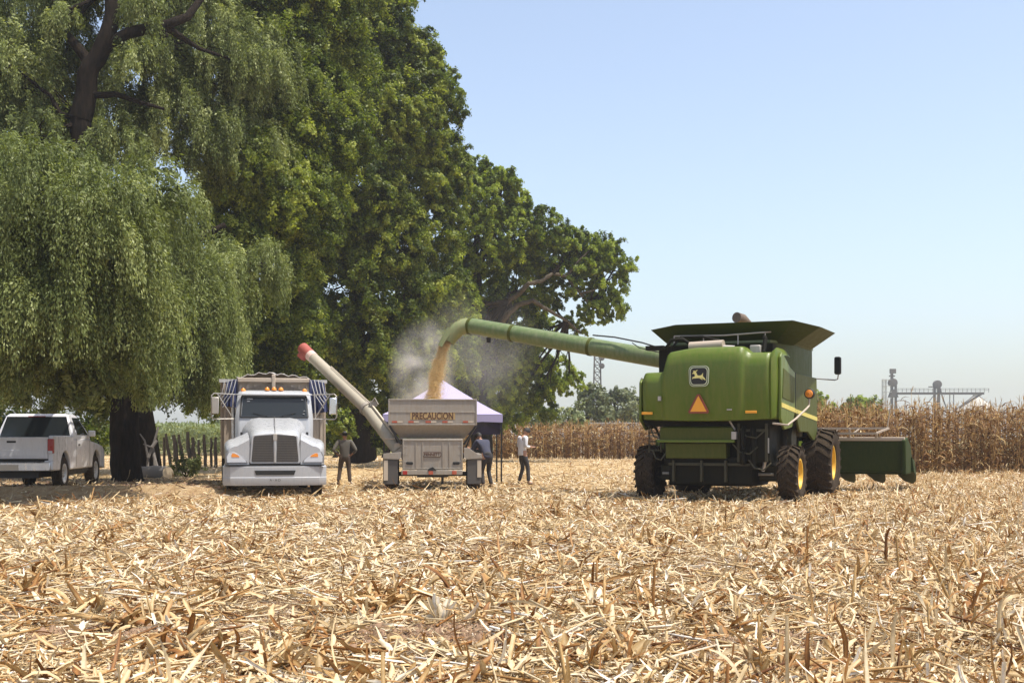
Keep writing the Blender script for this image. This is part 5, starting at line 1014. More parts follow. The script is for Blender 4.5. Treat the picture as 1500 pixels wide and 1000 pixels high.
# ---------------------------------------------------------------- the grain wagon (rear towards the camera)
wg = thing('grain_wagon', (-2.13, 33.0, 0.0), R(3.7), 'cream grain wagon reading PRECAUCION, filled by the combine', 'grain wagon')
mb = MB()
o_ = [(-1.165, 0.0), (1.165, 0.0), (1.165, 3.6), (-1.165, 3.6)]; i_ = [(-1.125, 0.04), (1.125, 0.04), (1.125, 3.56), (-1.125, 3.56)]; b_ = [(-0.86, 0.30), (0.86, 0.30), (0.86, 3.3), (-0.86, 3.3)]
mb.loft([ring(1.47, b_), ring(1.82, o_), ring(2.50, o_), ring(2.50, i_), ring(1.84, i_), ring(1.50, [(x * .95, 1.8 + (y - 1.8) * .95) for x, y in b_])]); hp_ = mb.build('hopper', M['cream'], wg, smooth=True, angle=20, bevel=0.01)
mb = MB(); mb.box(-1.175, 1.175, -0.012, 0.002, 2.165, 2.185); mb.box(-1.185, 1.185, -0.02, 0.05, 2.485, 2.525); mb.box(-1.175, 1.175, -0.012, 0.0, 1.82, 1.85)
for s in (-1, 1): mb.box(min(1.15 * s, 1.19 * s), max(1.15 * s, 1.19 * s), -0.018, 0.03, 1.82, 2.52)
mb.build('rim_bar', M['cream'], hp_, bevel=0.006)
M['faded'] = paint('ochre_patch', (0.42, 0.27, 0.10), 0.5, dust=0.4, dustcol=(0.3, 0.25, 0.2)); M['letter'] = paint('dark_brown_lettering', (0.07, 0.025, 0.012), 0.5, dust=0.1)
MB().box(-0.60, 0.60, -0.008, -0.001, 1.97, 2.155).build('warning_plate', M['faded'], hp_)
text_obj('PRECAUCION', 'warning_text', M['letter'], hp_, 0.255, (0.0, -0.010, 2.062), (R(90), 0, 0), 0.70, 0.003, 0.006)
M['tape_red'] = paint('red_reflector', (0.40, 0.07, 0.03), 0.3, dust=0.2); M['tape_white'] = paint('white_reflector', (0.5, 0.42, 0.32), 0.3, dust=0.2)
for x in (-1.02, -0.58, -0.12, 0.33, 0.88):
    MB().box(x - 0.07, x + 0.07, -0.010, -0.004, 1.885, 1.935).build('red_tape', M['tape_red'], hp_); MB().box(x + 0.075, x + 0.215, -0.010, -0.004, 1.885, 1.935).build('white_tape', M['tape_white'], hp_)
mb = MB(); mb.box(-0.81, 0.81, 0.02, 3.3, 0.62, 1.46); mb.build('rear_body', M['cream'], wg, bevel=0.012)
mb = MB()
for x in (-0.36, 0.36):
    for d in (-0.09, 0.09): mb.box(x + d - 0.012, x + d + 0.012, 0.002, 0.02, 0.66, 1.36)
mb.box(-0.80, 0.80, 0.0, 0.02, 1.40, 1.43); mb.box(-0.80, -0.77, 0.0, 0.02, 0.66, 1.4); mb.box(0.77, 0.80, 0.0, 0.02, 0.66, 1.4); mb.box(-0.8, 0.8, 0.0, 0.02, 0.645, 0.665); mb.build('body_rib', M['cream'], wg, bevel=0.004)
mb = MB()
for x in (-0.74, -0.70, 0.70, 0.74):
    for z in (1.25, 1.05, 0.85): mb.lathe([(0.012, 0), (0.012, -0.01), (0.001, -0.011)], (x, 0.02, z), 'y', 8)
mb.build('body_bolts', M['steel'], wg)
lp = MB().prism([(a - 0.02, 1.035 + b) for a, b in rr(0.50, 0.15, 0.05)], 0.018, 0.004, 'y').build('maker_plate', M['letter'], wg)
MB().prism([(a - 0.02, 1.035 + b) for a, b in rr(0.465, 0.118, 0.04)], 0.004, 0.000, 'y').build('plate_field', M['cream'], lp)
text_obj('BENNETT', 'plate_lettering', M['letter'], lp, 0.115, (-0.02, -0.002, 1.035), (R(90), 0, 0), 0.86, 0.003, 0.004)
for x in (-0.62, 0.63): MB().prism([(a + x, 0.80 + b) for a, b in rr(0.19, 0.075, 0.035)], 0.02, 0.0, 'y').build('tail_lamp', M['black'], wg, bevel=0.005)
MB().box(-0.84, 0.80, -0.06, 0.04, 0.49, 0.615).build('rear_bumper', M['cream'], wg, bevel=0.012)
for x in (-0.74, -0.05, 0.58): MB().box(x - 0.06, x + 0.06, -0.072, -0.061, 0.50, 0.60).build('bumper_reflector', M['redlamp'] if x < -0.5 else M['tape_red'], wg, bevel=0.004)
MB().prism([(-0.14, 0.60), (-0.10, 0.66), (0.0, 0.70), (0.05, 0.66), (0.10, 0.61)], -0.075, -0.02, 'y').build('tow_hook', M['black'], wg)
mb = MB(); mb.box(-0.42, 0.42, 0.1, 4.4, 0.42, 0.62); mb.beam((0, 4.2, 0.5), (0, 5.0, 0.45), 0.14); mb.box(-1.0, 1.0, 0.55, 0.67, 0.44, 0.56); mb.tube([(0.30, 4.6, 0.5), (0.30, 4.6, 0.05)], 0.04, 8); mb.box(0.2, 0.4, 4.5, 4.7, 0.0, 0.04); mb.build('chassis', M['black'], wg)
for s in (-1, 1):
    wheel(wg, (1.12 * s, 0.62, 0.50), 0.50, 0.34, 0.28, M['cream'], side=s, ag=False); wheel(wg, (1.12 * s, 1.75, 0.50), 0.50, 0.34, 0.28, M['cream'], side=s, ag=False)
    MB().box(0.93 if s > 0 else -1.31, 1.31 if s > 0 else -0.93, 0.05, 0.07, 0.24, 0.90).build('mud_flap', paint('grey_mud_flap', (0.07, 0.065, 0.06), 0.7, dust=0.3, dustcol=(0.15, 0.12, 0.1)), wg, bevel=0.004)
    MB().box(1.20 if s > 0 else -1.31, 1.31 if s > 0 else -1.20, 0.035, 0.048, 0.34 if s < 0 else 0.42, 0.88).build('flap_edge', M['tape_white'], wg)
    mb = MB(); mb.prism([(0.84 * s, 0.90), (0.84 * s, 1.22), (0.98 * s, 1.20), (1.34 * s, 0.96), (1.34 * s, 0.93)] if s > 0 else [(-0.84, 0.90), (-0.84, 1.10), (-1.32, 1.06), (-1.34, 0.92)], 0.02, 0.06, 'y'); mb.box(0.84 if s > 0 else -1.32, 1.32 if s > 0 else -0.84, 0.06, 2.35, 0.90, 1.05); mb.build('mudguard', M['cream'], wg, bevel=0.006)
    mb = MB(); mb.beam((0.84 * s, 0.1, 1.30), (1.16 * s, 0.02, 1.80), 0.05); mb.beam((0.86 * s, 0.3, 1.1), (1.1 * s, 0.3, 1.75), 0.04); mb.build('strut', M['black'], wg)
for x in (1.03, -1.03): MB().lathe([(0.03, 0), (0.025, -0.02), (0.001, -0.025)], (x * 0.83, 0.03, 0.92), 'y', 10).build('side_marker', M['tape_white'], wg)
def LW(p): return local_of(wg, p)
a0 = W(586, 662, 33.3); a1 = W(537, 598, 34.6); a2 = W(446, 512, 36.8)
mb = MB(); mb.tube([LW(a0), LW(a1), LW(a2)], [0.18, 0.175, 0.155], 22); at_ = mb.build('loading_auger', M['cream_tube'], wg, angle=60)
dv = (a2 - a1).normalized()
mb = MB(); mb.tube([LW(a2 - dv * 0.35), LW(a2 + dv * 0.10)], [0.168, 0.175], 22); mb.tube([LW(a2 - dv * 0.10), LW(a2 + Vector((-0.10, 0, -0.24)))], [0.15, 0.15], 18); mb.build('auger_cap', M['red'], at_)
mb = MB(); mb.tube([LW(a2 - dv * 0.55), LW(a2 - dv * 0.35)], 0.165, 22); mb.build('faded_band', paint('faded_pink_paint', (0.6, 0.42, 0.36), 0.5, dust=0.4), at_)
dd = (a1 - a0).normalized()
mb = MB(); mb.tube([LW(a1 - dd * 0.06), LW(a1 + dv * 0.06)], 0.205, 22); mb.box(*[v for p in [LW(a1)] for v in (p.x + 0.10, p.x + 0.30, p.y - 0.25, p.y - 0.05, p.z + 0.05, p.z + 0.2)]); mb.tube([LW(a1 + Vector((.12, -.2, .1))), LW(a1 + Vector((.26, -.25, .28))), LW(a1 + Vector((.34, -.2, .1)))], 0.03, 8); mb.build('auger_hinge', M['cream'], at_, bevel=0.01)
mb = MB(); off = Vector((0.13, -0.15, 0.13)); mb.beam(LW(a0 + off), LW(a1 + off), 0.05); mb.beam(LW(a1 + off), LW(a1 + off + dv * 2.2), 0.025); mb.build('auger_rail', M['tape_white'], at_)
mb = MB(); p = LW(a0); mb.box(p.x - 0.15, p.x + 0.30, p.y - 0.1, p.y + 0.35, p.z - 0.2, p.z + 0.25); mb.beam((p.x, p.y, p.z), (-0.86, 0.5, 1.5), 0.10); mb.beam((-1.3, 0.3, 1.46), (-0.8, 0.3, 1.46), 0.04); mb.build('auger_boot', M['tan_metal'], at_, bevel=0.02)
# ---------------------------------------------------------------- the pickup
pz = 0.16
pk = thing('pickup_truck', (-12.4, 30.41, pz), R(5.0), 'white pickup parked in the shade under the weeping tree', 'pickup truck')
def arch(yc, zc, r, n=12): return [(yc + r * math.cos(a), zc + r * math.sin(a)) for a in [math.pi * k / n for k in range(n + 1)]]
def side_profile(top):   # bottom edge with two wheel arches, front to back
    b = [(0.10, 0.50)] + [(y, z) for y, z in reversed(arch(1.20, 0.50, 0.48))] + [(y, z) for y, z in reversed(arch(4.42, 0.50, 0.48))] + [(5.25, 0.45)]
    return b + top
top = [(5.32, 0.75), (5.30, 0.98), (5.05, 1.10), (4.2, 1.20), (3.75, 1.24), (3.70, 1.30), (2.0, 1.30), (1.98, 1.38), (0.06, 1.38), (0.03, 0.80)]
mb = MB()
rows = []
for s in (-1, 1):
    pr = side_profile(top); x0, x1 = 0.88 * s, 1.0 * s
    mb.prism(pr, x0, x1)
body = mb.build('body', M['pickup_white'], pk, bevel=0.035, seg=3, angle=30)
mb = MB(); 
rows = [[(x, y, z + 0.05 * (1 - (x / 0.95) ** 2)) for x in (-0.92, -0.7, -0.35, 0, 0.35, 0.7, 0.92)] for y, z in ((3.72, 1.26), (4.2, 1.20), (4.8, 1.13), (5.1, 1.08), (5.27, 0.98), (5.30, 0.75))]
mb.panel(rows, 0.04); mb.build('hood', M['pickup_white'], pk)
cabs = lambda z, w, y0, y1: [(-w, y0, z), (-w, y1, z), (w, y1, z), (w, y0, z)]
mb = MB(); mb.loft([cabs(1.28, 0.985, 2.0, 3.82), cabs(1.42, 0.97, 2.02, 3.68), cabs(1.90, 0.80, 2.18, 3.05), cabs(1.96, 0.74, 2.26, 2.95)]); mb.build('cab', M['pickup_white'], pk, bevel=0.04, seg=3, angle=30)
def gp_(pts, name, n, th=0.012): MB().panel([[pts[0], pts[1]], [pts[3], pts[2]]], th, n).build(name, M['glass'], pk)
gp_([(-0.90, 1.985, 1.36), (0.90, 1.985, 1.36), (0.76, 2.145, 1.88), (-0.76, 2.145, 1.88)], 'rear_window', (0, -1, 0), 0.02)
for s in (-1, 1): gp_([(0.982 * s, 2.40, 1.40), (0.982 * s, 3.50, 1.40), (0.825 * s, 3.02, 1.86), (0.825 * s, 2.45, 1.86)], 'side_window', (s, 0, 0.3), 0.02)
gp_([(-0.88, 3.72, 1.40), (0.88, 3.72, 1.40), (0.74, 3.12, 1.87), (-0.74, 3.12, 1.87)], 'windshield', (0, 1, 0.6), 0.02)
mb = MB(); mb.box(-0.88, 0.88, 0.03, 0.12, 0.80, 1.34); tg = mb.build('tailgate', M['pickup_white'], pk, bevel=0.02)
MB().box(-0.80, 0.80, 0.018, 0.032, 0.86, 1.02).build('tailgate_trim', M['pickup_white'], tg, bevel=0.006); MB().box(-0.11, 0.11, 0.022, 0.03, 1.20, 1.25).build('tailgate_handle', M['black'], tg, bevel=0.01)
mb = MB(); mb.box(-0.88, 0.88, 0.12, 1.98, 0.78, 0.84); mb.box(-0.88, 0.88, 1.93, 1.99, 0.84, 1.36); mb.build('cargo_bed', M['black'], pk)
for s in (-1, 1):
    t = MB().box(min(0.875 * s, 1.006 * s), max(0.875 * s, 1.006 * s), 0.0, 0.16, 0.93, 1.30).build('tail_light', M['redlamp'], pk, bevel=0.02)
    MB().box(min(0.885 * s, 0.995 * s), max(0.885 * s, 0.995 * s), -0.006, 0.03, 0.935, 1.0).build('reverse_lens', M['clear'], t, bevel=0.008)
mb = MB(); bpf = [(-1.0, 0.12), (-0.96, -0.06), (-0.5, -0.14), (0.5, -0.14), (0.96, -0.06), (1.0, 0.12), (1.0, 0.2), (-1.0, 0.2)]
mb.loft([[(x, y, 0.50) for x, y in bpf], [(x, y, 0.72) for x, y in bpf]]); bu = mb.build('rear_bumper', M['chrome'], pk, bevel=0.02)
MB().box(-0.75, 0.75, -0.10, 0.06, 0.721, 0.745).build('step_pad', M['black'], bu); MB().box(-0.26, 0.22, -0.152, -0.141, 0.53, 0.66).build('number_plate', M['tape_white'], bu)
for s in (-1, 1): MB().box(min(0.80 * s, 1.01 * s), max(0.80 * s, 1.01 * s), -0.02, 0.22, 0.52, 0.76).build('bumper_corner', M['pickup_white'], bu, bevel=0.03)
mb = MB(); mb.box(-0.6, 0.6, 0.2, 5.1, 0.32, 0.5); mb.box(-0.86, 0.86, 0.15, 1.9, 0.5, 0.78); mb.box(-0.86, 0.86, 3.9, 5.2, 0.5, 0.95); mb.box(-0.86, 0.86, 1.75, 3.9, 0.36, 0.6); mb.build('chassis', M['black'], pk)
MB().box(-0.9, 0.9, 1.75, 3.88, 0.42, 1.27).build('cabin_floor', M['black'], pk)
MB().box(-0.98, 0.98, 5.2, 5.42, 0.45, 0.72).build('front_bumper', M['chrome'], pk, bevel=0.03)
for s in (-1, 1):
    for yc in (1.20, 4.42): wheel(pk, (0.86 * s, yc, 0.41), 0.41, 0.27, 0.235, M['galv'], side=s, ag=False)
    MB().box(min(1.0 * s, 1.015 * s), max(1.0 * s, 1.015 * s), 2.42, 2.58, 1.12, 1.16).build('door_handle', M['black'], pk, bevel=0.004)
    mb = MB()
    for y in (2.22, 3.62): mb.box(min(0.999 * s, 1.003 * s), max(0.999 * s, 1.003 * s), y, y + 0.012, 0.55, 1.30)
    mb.build('door_gap', M['black'], pk)
    MB().box(min(1.02 * s, 1.20 * s), max(1.02 * s, 1.20 * s), 3.35, 3.45, 1.36, 1.52).build('side_mirror', M['pickup_white'], pk, bevel=0.02)
MB().box(-0.22, 0.22, 2.15, 2.19, 1.875, 1.90).build('brake_lamp', M['redlamp'], pk)
# ---------------------------------------------------------------- canopy tent
te = thing('canopy_tent', (W(649, 640, 39.4).x, 39.4, 0), R(3), 'lilac pop-up canopy tent with black legs behind the grain wagon', 'canopy tent')
hw = 1.83; zt = 2.20; pk_ = 3.32
mb = MB(); rows = []
for s0, s1 in (((-hw, -hw), (hw, -hw)), ((hw, -hw), (hw, hw)), ((hw, hw), (-hw, hw)), ((-hw, hw), (-hw, -hw))):
    rr_ = []
    for i in range(9):
        t = i / 8; r = []
        for j in range(9):
            u = j / 8; x = s0[0] + (s1[0] - s0[0]) * u; y = s0[1] + (s1[1] - s0[1]) * u; k = 1 - t; r.append((x * k, y * k, zt + (pk_ - zt) * (t ** 1.12) - 0.10 * math.sin(math.pi * u) * math.sin(math.pi * min(1, 0.15 + t * 0.7)) * k))
        rr_.append(r)
    mb.panel(rr_, 0.012)
mb.build('canopy', M['canopy'], te, angle=25)
mb = MB()
for a, b in (((-hw, -hw), (hw, -hw)), ((hw, -hw), (hw, hw)), ((hw, hw), (-hw, hw)), ((-hw, hw), (-hw, -hw))):
    rows = []
    for t in (0, 1): rows.append([(a[0] + (b[0] - a[0]) * u / 12, a[1] + (b[1] - a[1]) * u / 12, zt + 0.0 - 0.24 * t + (0.012 * math.sin(u * 2) if t else 0)) for u in range(13)])
    mb.panel(rows, 0.01, (0.7, -0.7, 0))
mb.build('valance', M['canopy'], te)
mb = MB()
for a, b in (((-hw, -hw), (hw, -hw)), ((hw, -hw), (hw, hw)), ((hw, hw), (-hw, hw)), ((-hw, hw), (-hw, -hw))):
    mb.beam((a[0] * .98, a[1] * .98, zt - 0.27), (b[0] * .98, b[1] * .98, zt - 0.27), 0.03)
    n = 4
    for k in range(n):
        p = [a[0] + (b[0] - a[0]) * k / n, a[1] + (b[1] - a[1]) * k / n]; q = [a[0] + (b[0] - a[0]) * (k + 1) / n, a[1] + (b[1] - a[1]) * (k + 1) / n]
        mb.beam((p[0] * .97, p[1] * .97, zt - 0.5), (q[0] * .97, q[1] * .97, zt - 0.1), 0.025); mb.beam((p[0] * .97, p[1] * .97, zt - 0.1), (q[0] * .97, q[1] * .97, zt - 0.5), 0.025)
mb.build('truss', M['black'], te)
mb = MB(); mb.panel([[(-hw * .96, -hw * .96, zt - 0.02), (hw * .96, -hw * .96, zt - 0.02)], [(-hw * .96, -hw * .96, zt - 0.62), (hw * .96, -hw * .96, zt - 0.62)]], 0.01, (0, -1, 0)); mb.build('front_flap', M['canopy_dark'], te)
for sx, sy in ((-1, -1), (1, -1), (1, 1), (-1, 1)):
    mb = MB(); mb.beam((hw * sx * .98, hw * sy * .98, 0.0), (hw * sx * .98, hw * sy * .98, zt), 0.05); mb.box(hw * sx * .98 - .06, hw * sx * .98 + .06, hw * sy * .98 - .06, hw * sy * .98 + .06, -0.02, 0.02); mb.build('leg', M['black'], te)
# ---------------------------------------------------------------- people
def skin_figure(name, chains, mat, parent, extra=None, sub=2):
    """chains: lists of (x, y, z, rx, ry); a point that repeats an earlier one joins there. The first point is the root."""
    vs = []; rad = []; ed = []; key = {}
    for ch in chains:
        prev = None
        for (x, y, z, a, b) in ch:
            k = (round(x, 3), round(y, 3), round(z, 3))
            if k not in key: key[k] = len(vs); vs.append((x, y, z)); rad.append((a, b))
            i = key[k]
            if prev is not None and prev != i: ed.append((prev, i))
            prev = i
    me = bpy.data.meshes.new(name); me.from_pydata(vs, ed, []); o = bpy.data.objects.new(name, me); COL.objects.link(o)
    o.modifiers.new('skin', 'SKIN').use_smooth_shade = True
    if not me.skin_vertices: raise RuntimeError('no skin layer')
    for i, d in enumerate(me.skin_vertices[0].data): d.radius = rad[i]; d.use_root = (i == 0)
    s = o.modifiers.new('sub', 'SUBSURF'); s.levels = sub; s.render_levels = sub
    dg = bpy.context.evaluated_depsgraph_get(); dg.update(); m2 = bpy.data.meshes.new_from_object(o.evaluated_get(dg)); bpy.data.objects.remove(o); bpy.data.meshes.remove(me)
    if extra:
        import bmesh
        bm = bmesh.new(); bm.from_mesh(m2); t = bpy.data.meshes.new('t'); t.from_pydata(extra.v, [], extra.f); bm.from_mesh(t); bm.to_mesh(m2); bm.free(); bpy.data.meshes.remove(t)
    m2.materials.clear(); m2.materials.append(mat); m2.polygons.foreach_set('use_smooth', [True] * len(m2.polygons))
    m2.name = name; o = bpy.data.objects.new(name, m2); COL.objects.link(o); o.parent = parent; return o
def head(c, fwd, tilt=0.0, r=0.105):
    """a head with brow, nose, chin and ears; fwd: direction in the ground plane the face looks to"""
    f = Vector((fwd[0], fwd[1], 0)).normalized(); f = (f * math.cos(tilt) + Vector((0, 0, -math.sin(tilt)))); s = Vector((-fwd[1], fwd[0], 0)).normalized(); u = s.cross(f) * -1
    if u.z < 0: u = -u
    mb = MB(); rows = []
    for i in range(17):
        th = math.pi * i / 16; r_ = []
        for j in range(20):
            ph = 2 * math.pi * j / 20; a = math.sin(th) * math.cos(ph); b = math.sin(th) * math.sin(ph); z = math.cos(th)
            x = a * 0.098; y = b * 0.076; zz = z * 0.118
            if z < -0.2: x *= 1 - 0.10 * (-z); y *= 1 - 0.35 * (-z - 0.2)
            if a > 0.80 and abs(b) < 0.33: x += 0.022 * max(0, 1 - abs(z + 0.12) / 0.2)      # nose
            if a > 0.6 and 0.02 < z < 0.2 and 0.2 < abs(b) < 0.6: x -= 0.008                 # eye sockets
            if abs(b) > 0.9 and abs(z) < 0.25 and a < 0.1: y *= 1.12                          # ears
            r_.append(Vector(c) + f * x + s * y + u * zz)
        rows.append(r_)
    mb.grid(rows, True); return mb, f, s, u
def cap_mesh(c, f, s, u, kind):
    mb = MB(); rows = []
    for i in range(9):
        th = math.pi * 0.60 * i / 8; r_ = []
        for j in range(20):
            ph = 2 * math.pi * j / 20; a = math.sin(th) * math.cos(ph); b = math.sin(th) * math.sin(ph); z = math.cos(th); back = 1 + (0.0 if a > 0 else 0.06)
            zz = z * 0.130 if not (a > 0.3 and z < 0.35) else 0.035 + z * 0.04
            r_.append(Vector(c) + f * (a * 0.107 * back - 0.004) + s * b * 0.088 + u * zz)
        rows.append(r_)
    mb.grid(rows, True)
    if kind == 'brim':
        rows = [[Vector(c) + f * math.cos(p) * q + s * math.sin(p) * q * 0.92 + u * (0.042 - 0.04 * max(0, q - 0.12)) for p in [2 * math.pi * j / 24 for j in range(24)]] for q in (0.09, 0.15, 0.20)]; mb.grid(rows, True)
    if kind == 'cap':
        mb.panel([[Vector(c) + f * (0.09) + s * y + u * 0.045 for y in (-0.06, 0, 0.06)], [Vector(c) + f * 0.17 + s * y * 0.8 + u * 0.025 for y in (-0.06, 0, 0.06)]], 0.01)
    return mb
def hand_chains(w, d, palm, sx=1):
    """palm plus four fingers and a thumb; w wrist, d pointing along the hand, palm = across"""
    w, d, a = Vector(w), Vector(d).normalized(), Vector(palm).normalized(); c = w + d * 0.06; out = [[(*w, .024, .020), (*c, .032, .020)]]
    for k, (o, l) in enumerate(((-0.027, .060), (-0.009, .072), (0.010, .067), (0.028, .052))):
        b = c + d * 0.028 + a * o; n = a.cross(d); t = b + d * l * 0.55 + n * 0.010; e = b + d * l * 0.9 + n * 0.030; out.append([(*c, .032, .020), (*b, .009, .009), (*t, .0085, .0085), (*e, .008, .008)])
    b = w + d * 0.03 - a * 0.03 * sx; e = b + d * 0.035 - a * 0.03 * sx; out.append([(*w, .024, .020), (*b, .012, .012), (*e, .009, .009)]); return out
def person(name, loc, rz, label, pose, mats, hat, height=1.72):
    """pose in local metres: y forward, x to the right, z up"""
    e = thing('person', loc, rz, label, 'person'); P = pose; k = height / 1.72; v = lambda n: Vector(P[n]) * k
    ch = []; pel, che, nek, hd_ = v('pelvis'), v('chest'), v('neck'), v('head')
    ch.append([(*pel, .13, .10), (*(pel.lerp(che, .5)), .125, .095), (*che, .15, .105), (*nek, .055, .055), (*(nek.lerp(hd_, .45)), .05, .05)])
    for s in ('l', 'r'):
        sh, elb, wr = v('sh_' + s), v('el_' + s), v('wr_' + s); ch.append([(*che, .15, .105), (*sh, .058, .055), (*(sh.lerp(elb, .5)), .047, .047), (*elb, .038, .038), (*(elb.lerp(wr, .4)), .037, .037), (*wr, .024, .020)])
        ch += hand_chains(wr, v('hd_' + s), v('pa_' + s))
        hp, kn, an, to = v('hi_' + s), v('kn_' + s), v('an_' + s), v('to_' + s); ch.append([(*pel, .13, .10), (*hp, .085, .085), (*(hp.lerp(kn, .5)), .072, .072), (*kn, .05, .05), (*(kn.lerp(an, .35)), .052, .052), (*an, .036, .036), (*to, .035, .025)])
    hm, f, s_, u = head(hd_, P['face'], P.get('tilt', 0.2)); skin_figure('body', ch, M['skin'], e, hm)
    sh = [[(*(pel + Vector((0, 0, -.12))), .165, .13), (*(pel + Vector((0, 0, -.02))), .165, .13), (*(pel.lerp(che, .5)), .16, .125), (*che, .17, .125), (*(che.lerp(nek, .7)), .075, .075)]]
    for s in ('l', 'r'):
        a, b, c = v('sh_' + s), v('el_' + s), v('wr_' + s); sh.append([(*che, .17, .125), (*a, .078, .074), (*(a.lerp(b, .5)), .064, .064), (*b, .055, .055), (*(b.lerp(c, .45)), .052, .052), (*(b.lerp(c, P.get('sleeve', .85))), .042, .042)])
    skin_figure('shirt', sh, mats[0], e)
    tr = [[(*(pel + Vector((0, 0, .12))), .145, .11), (*(pel + Vector((0, 0, .03))), .150, .118), (*(pel + Vector((0, 0, -.05))), .145, .118)]]
    for s in ('l', 'r'):
        a, b, c = v('hi_' + s), v('kn_' + s), v('an_' + s); tr.append([(*(pel + Vector((0, 0, -.05))), .145, .118), (*(a + Vector((0, 0, -.06))), .100, .105), (*(a.lerp(b, .5)), .085, .088), (*b, .067, .067), (*(b.lerp(c, .5)), .062, .064), (*(b.lerp(c, .95)), .060, .062)])
    skin_figure('trousers', tr, mats[1], e)
    for s in ('l', 'r'):
        a, t = v('an_' + s), v('to_' + s); skin_figure('boot', [[(*(a + Vector((0, 0, .05))), .05, .05), (*(a + Vector((0, -.01, -.035))), .05, .042), (*(a.lerp(t, .6) + Vector((0, 0, -.01))), .045, .036), (*(t + Vector((0, 0, -.005))), .042, .030)]], mats[2], e)
    cap_mesh(hd_ + u * 0.005, f, s_, u, hat[0]).build('hat' if hat[0] != 'hair' else 'hair', hat[1], e, angle=60); return e
D = dict(pelvis=(0, 0, .96), chest=(0, 0, 1.30), neck=(0, .01, 1.47), head=(0, .03, 1.60), face=(0, 1), sh_l=(-.19, 0, 1.41), sh_r=(.19, 0, 1.41), el_l=(-.24, -.02, 1.13), el_r=(.24, -.02, 1.13), wr_l=(-.24, .08, .90), wr_r=(.24, .08, .90),
         hd_l=(0, .1, -1), hd_r=(0, .1, -1), pa_l=(0, 1, 0), pa_r=(0, 1, 0), hi_l=(-.10, 0, .90), hi_r=(.10, 0, .90), kn_l=(-.11, .02, .50), kn_r=(.11, .02, .50), an_l=(-.12, -.02, .09), an_r=(.12, -.02, .09), to_l=(-.14, .14, .045), to_r=(.14, .14, .045))
g = lambda x, y: float(G(x, y)) + 0.01
def at(px, Y): X = (px - 750) * Y / F; return (X, Y, g(X, Y))
pA = dict(D); pA.update(pelvis=(0, -.03, .95), chest=(0, .0, 1.29), neck=(0, .06, 1.45), head=(0, .13, 1.565), face=(0, 1), tilt=0.75, el_l=(-.25, -.02, 1.13), el_r=(.23, -.03, 1.13), wr_l=(-.10, .25, 1.13), wr_r=(.09, .27, 1.11), hd_l=(.25, 1, .15), hd_r=(-.3, 1, .2), pa_l=(1, 0, .2), pa_r=(-1, 0, .2),
          kn_l=(-.12, .06, .50), kn_r=(.12, .10, .50), an_l=(-.14, -.06, .09), an_r=(.16, .10, .09), to_l=(-.17, .09, .045), to_r=(.20, .25, .045), sleeve=.55)
M1 = person('person', at(766, 37.6), R(-62), 'man in a white shirt and dark trousers standing alone looking down at his hands', pA, (M['shirt_white'], M['pants_dark'], M['boot']), ('hair', M['hair']), 1.80)
ph = thing('phone', M1.matrix_basis @ Vector((0.0, .40, 1.20)), R(-62), 'small dark phone held by the man in the white shirt', 'phone'); ph.rotation_euler = (R(-25), 0, R(-62))
MB().box(-.036, .036, -.075, .075, -.005, .005).build('phone_case', M['black'], ph, bevel=0.004); MB().box(-.032, .032, -.070, .070, .0052, .006).build('phone_screen', M['glass'], ph)
pB = dict(D); pB.update(chest=(0, -.01, 1.30), el_l=(-.36, -.12, 1.12), el_r=(.36, -.12, 1.12), wr_l=(-.22, .03, .99), wr_r=(.22, .03, .99), hd_l=(.6, .6, -.4), hd_r=(-.6, .6, -.4), pa_l=(0, .3, 1), pa_r=(0, .3, 1), hi_l=(-.1, 0, .9), kn_l=(-.15, .02, .5), kn_r=(.13, .0, .5), an_l=(-.20, -.04, .09), an_r=(.17, -.02, .09), to_l=(-.25, .10, .045), to_r=(.23, .11, .045), tilt=0.15, sleeve=.7)
person('person', at(505, 37.8), R(8), 'man in grey shirt and dark hat, hands on hips beside the dump truck', pB, (M['shirt_grey'], M['pants_brown'], M['boot']), ('brim', M['hair']), 1.66)
pC = dict(D); pC.update(pelvis=(0, -.10, .93), chest=(0, .14, 1.22), neck=(0, .24, 1.37), head=(0, .33, 1.46), face=(0, 1), tilt=0.6, sh_l=(-.19, .17, 1.32), sh_r=(.19, .17, 1.32), el_l=(-.27, .28, 1.07), el_r=(.28, .24, 1.06), wr_l=(-.16, .48, 1.12), wr_r=(.16, .48, 1.10), hd_l=(0, 1, .2), hd_r=(0, 1, .2), pa_l=(1, 0, 0), pa_r=(-1, 0, 0), hi_l=(-.10, -.08, .88), hi_r=(.10, -.08, .88), kn_l=(-.11, .02, .48), kn_r=(.11, .0, .48), an_l=(-.12, -.06, .09), an_r=(.14, -.10, .09), to_l=(-.14, .10, .045), to_r=(.16, .06, .045))
person('person', (W(705, 640, 34.5).x + 0.10, 35.25, g(-.8, 35)), R(38), 'man in navy clothes bending over beside the right wheel of the grain wagon', pC, (M['shirt_navy'], M['pants_dark'], M['boot']), ('cap', M['hair']), 1.74)
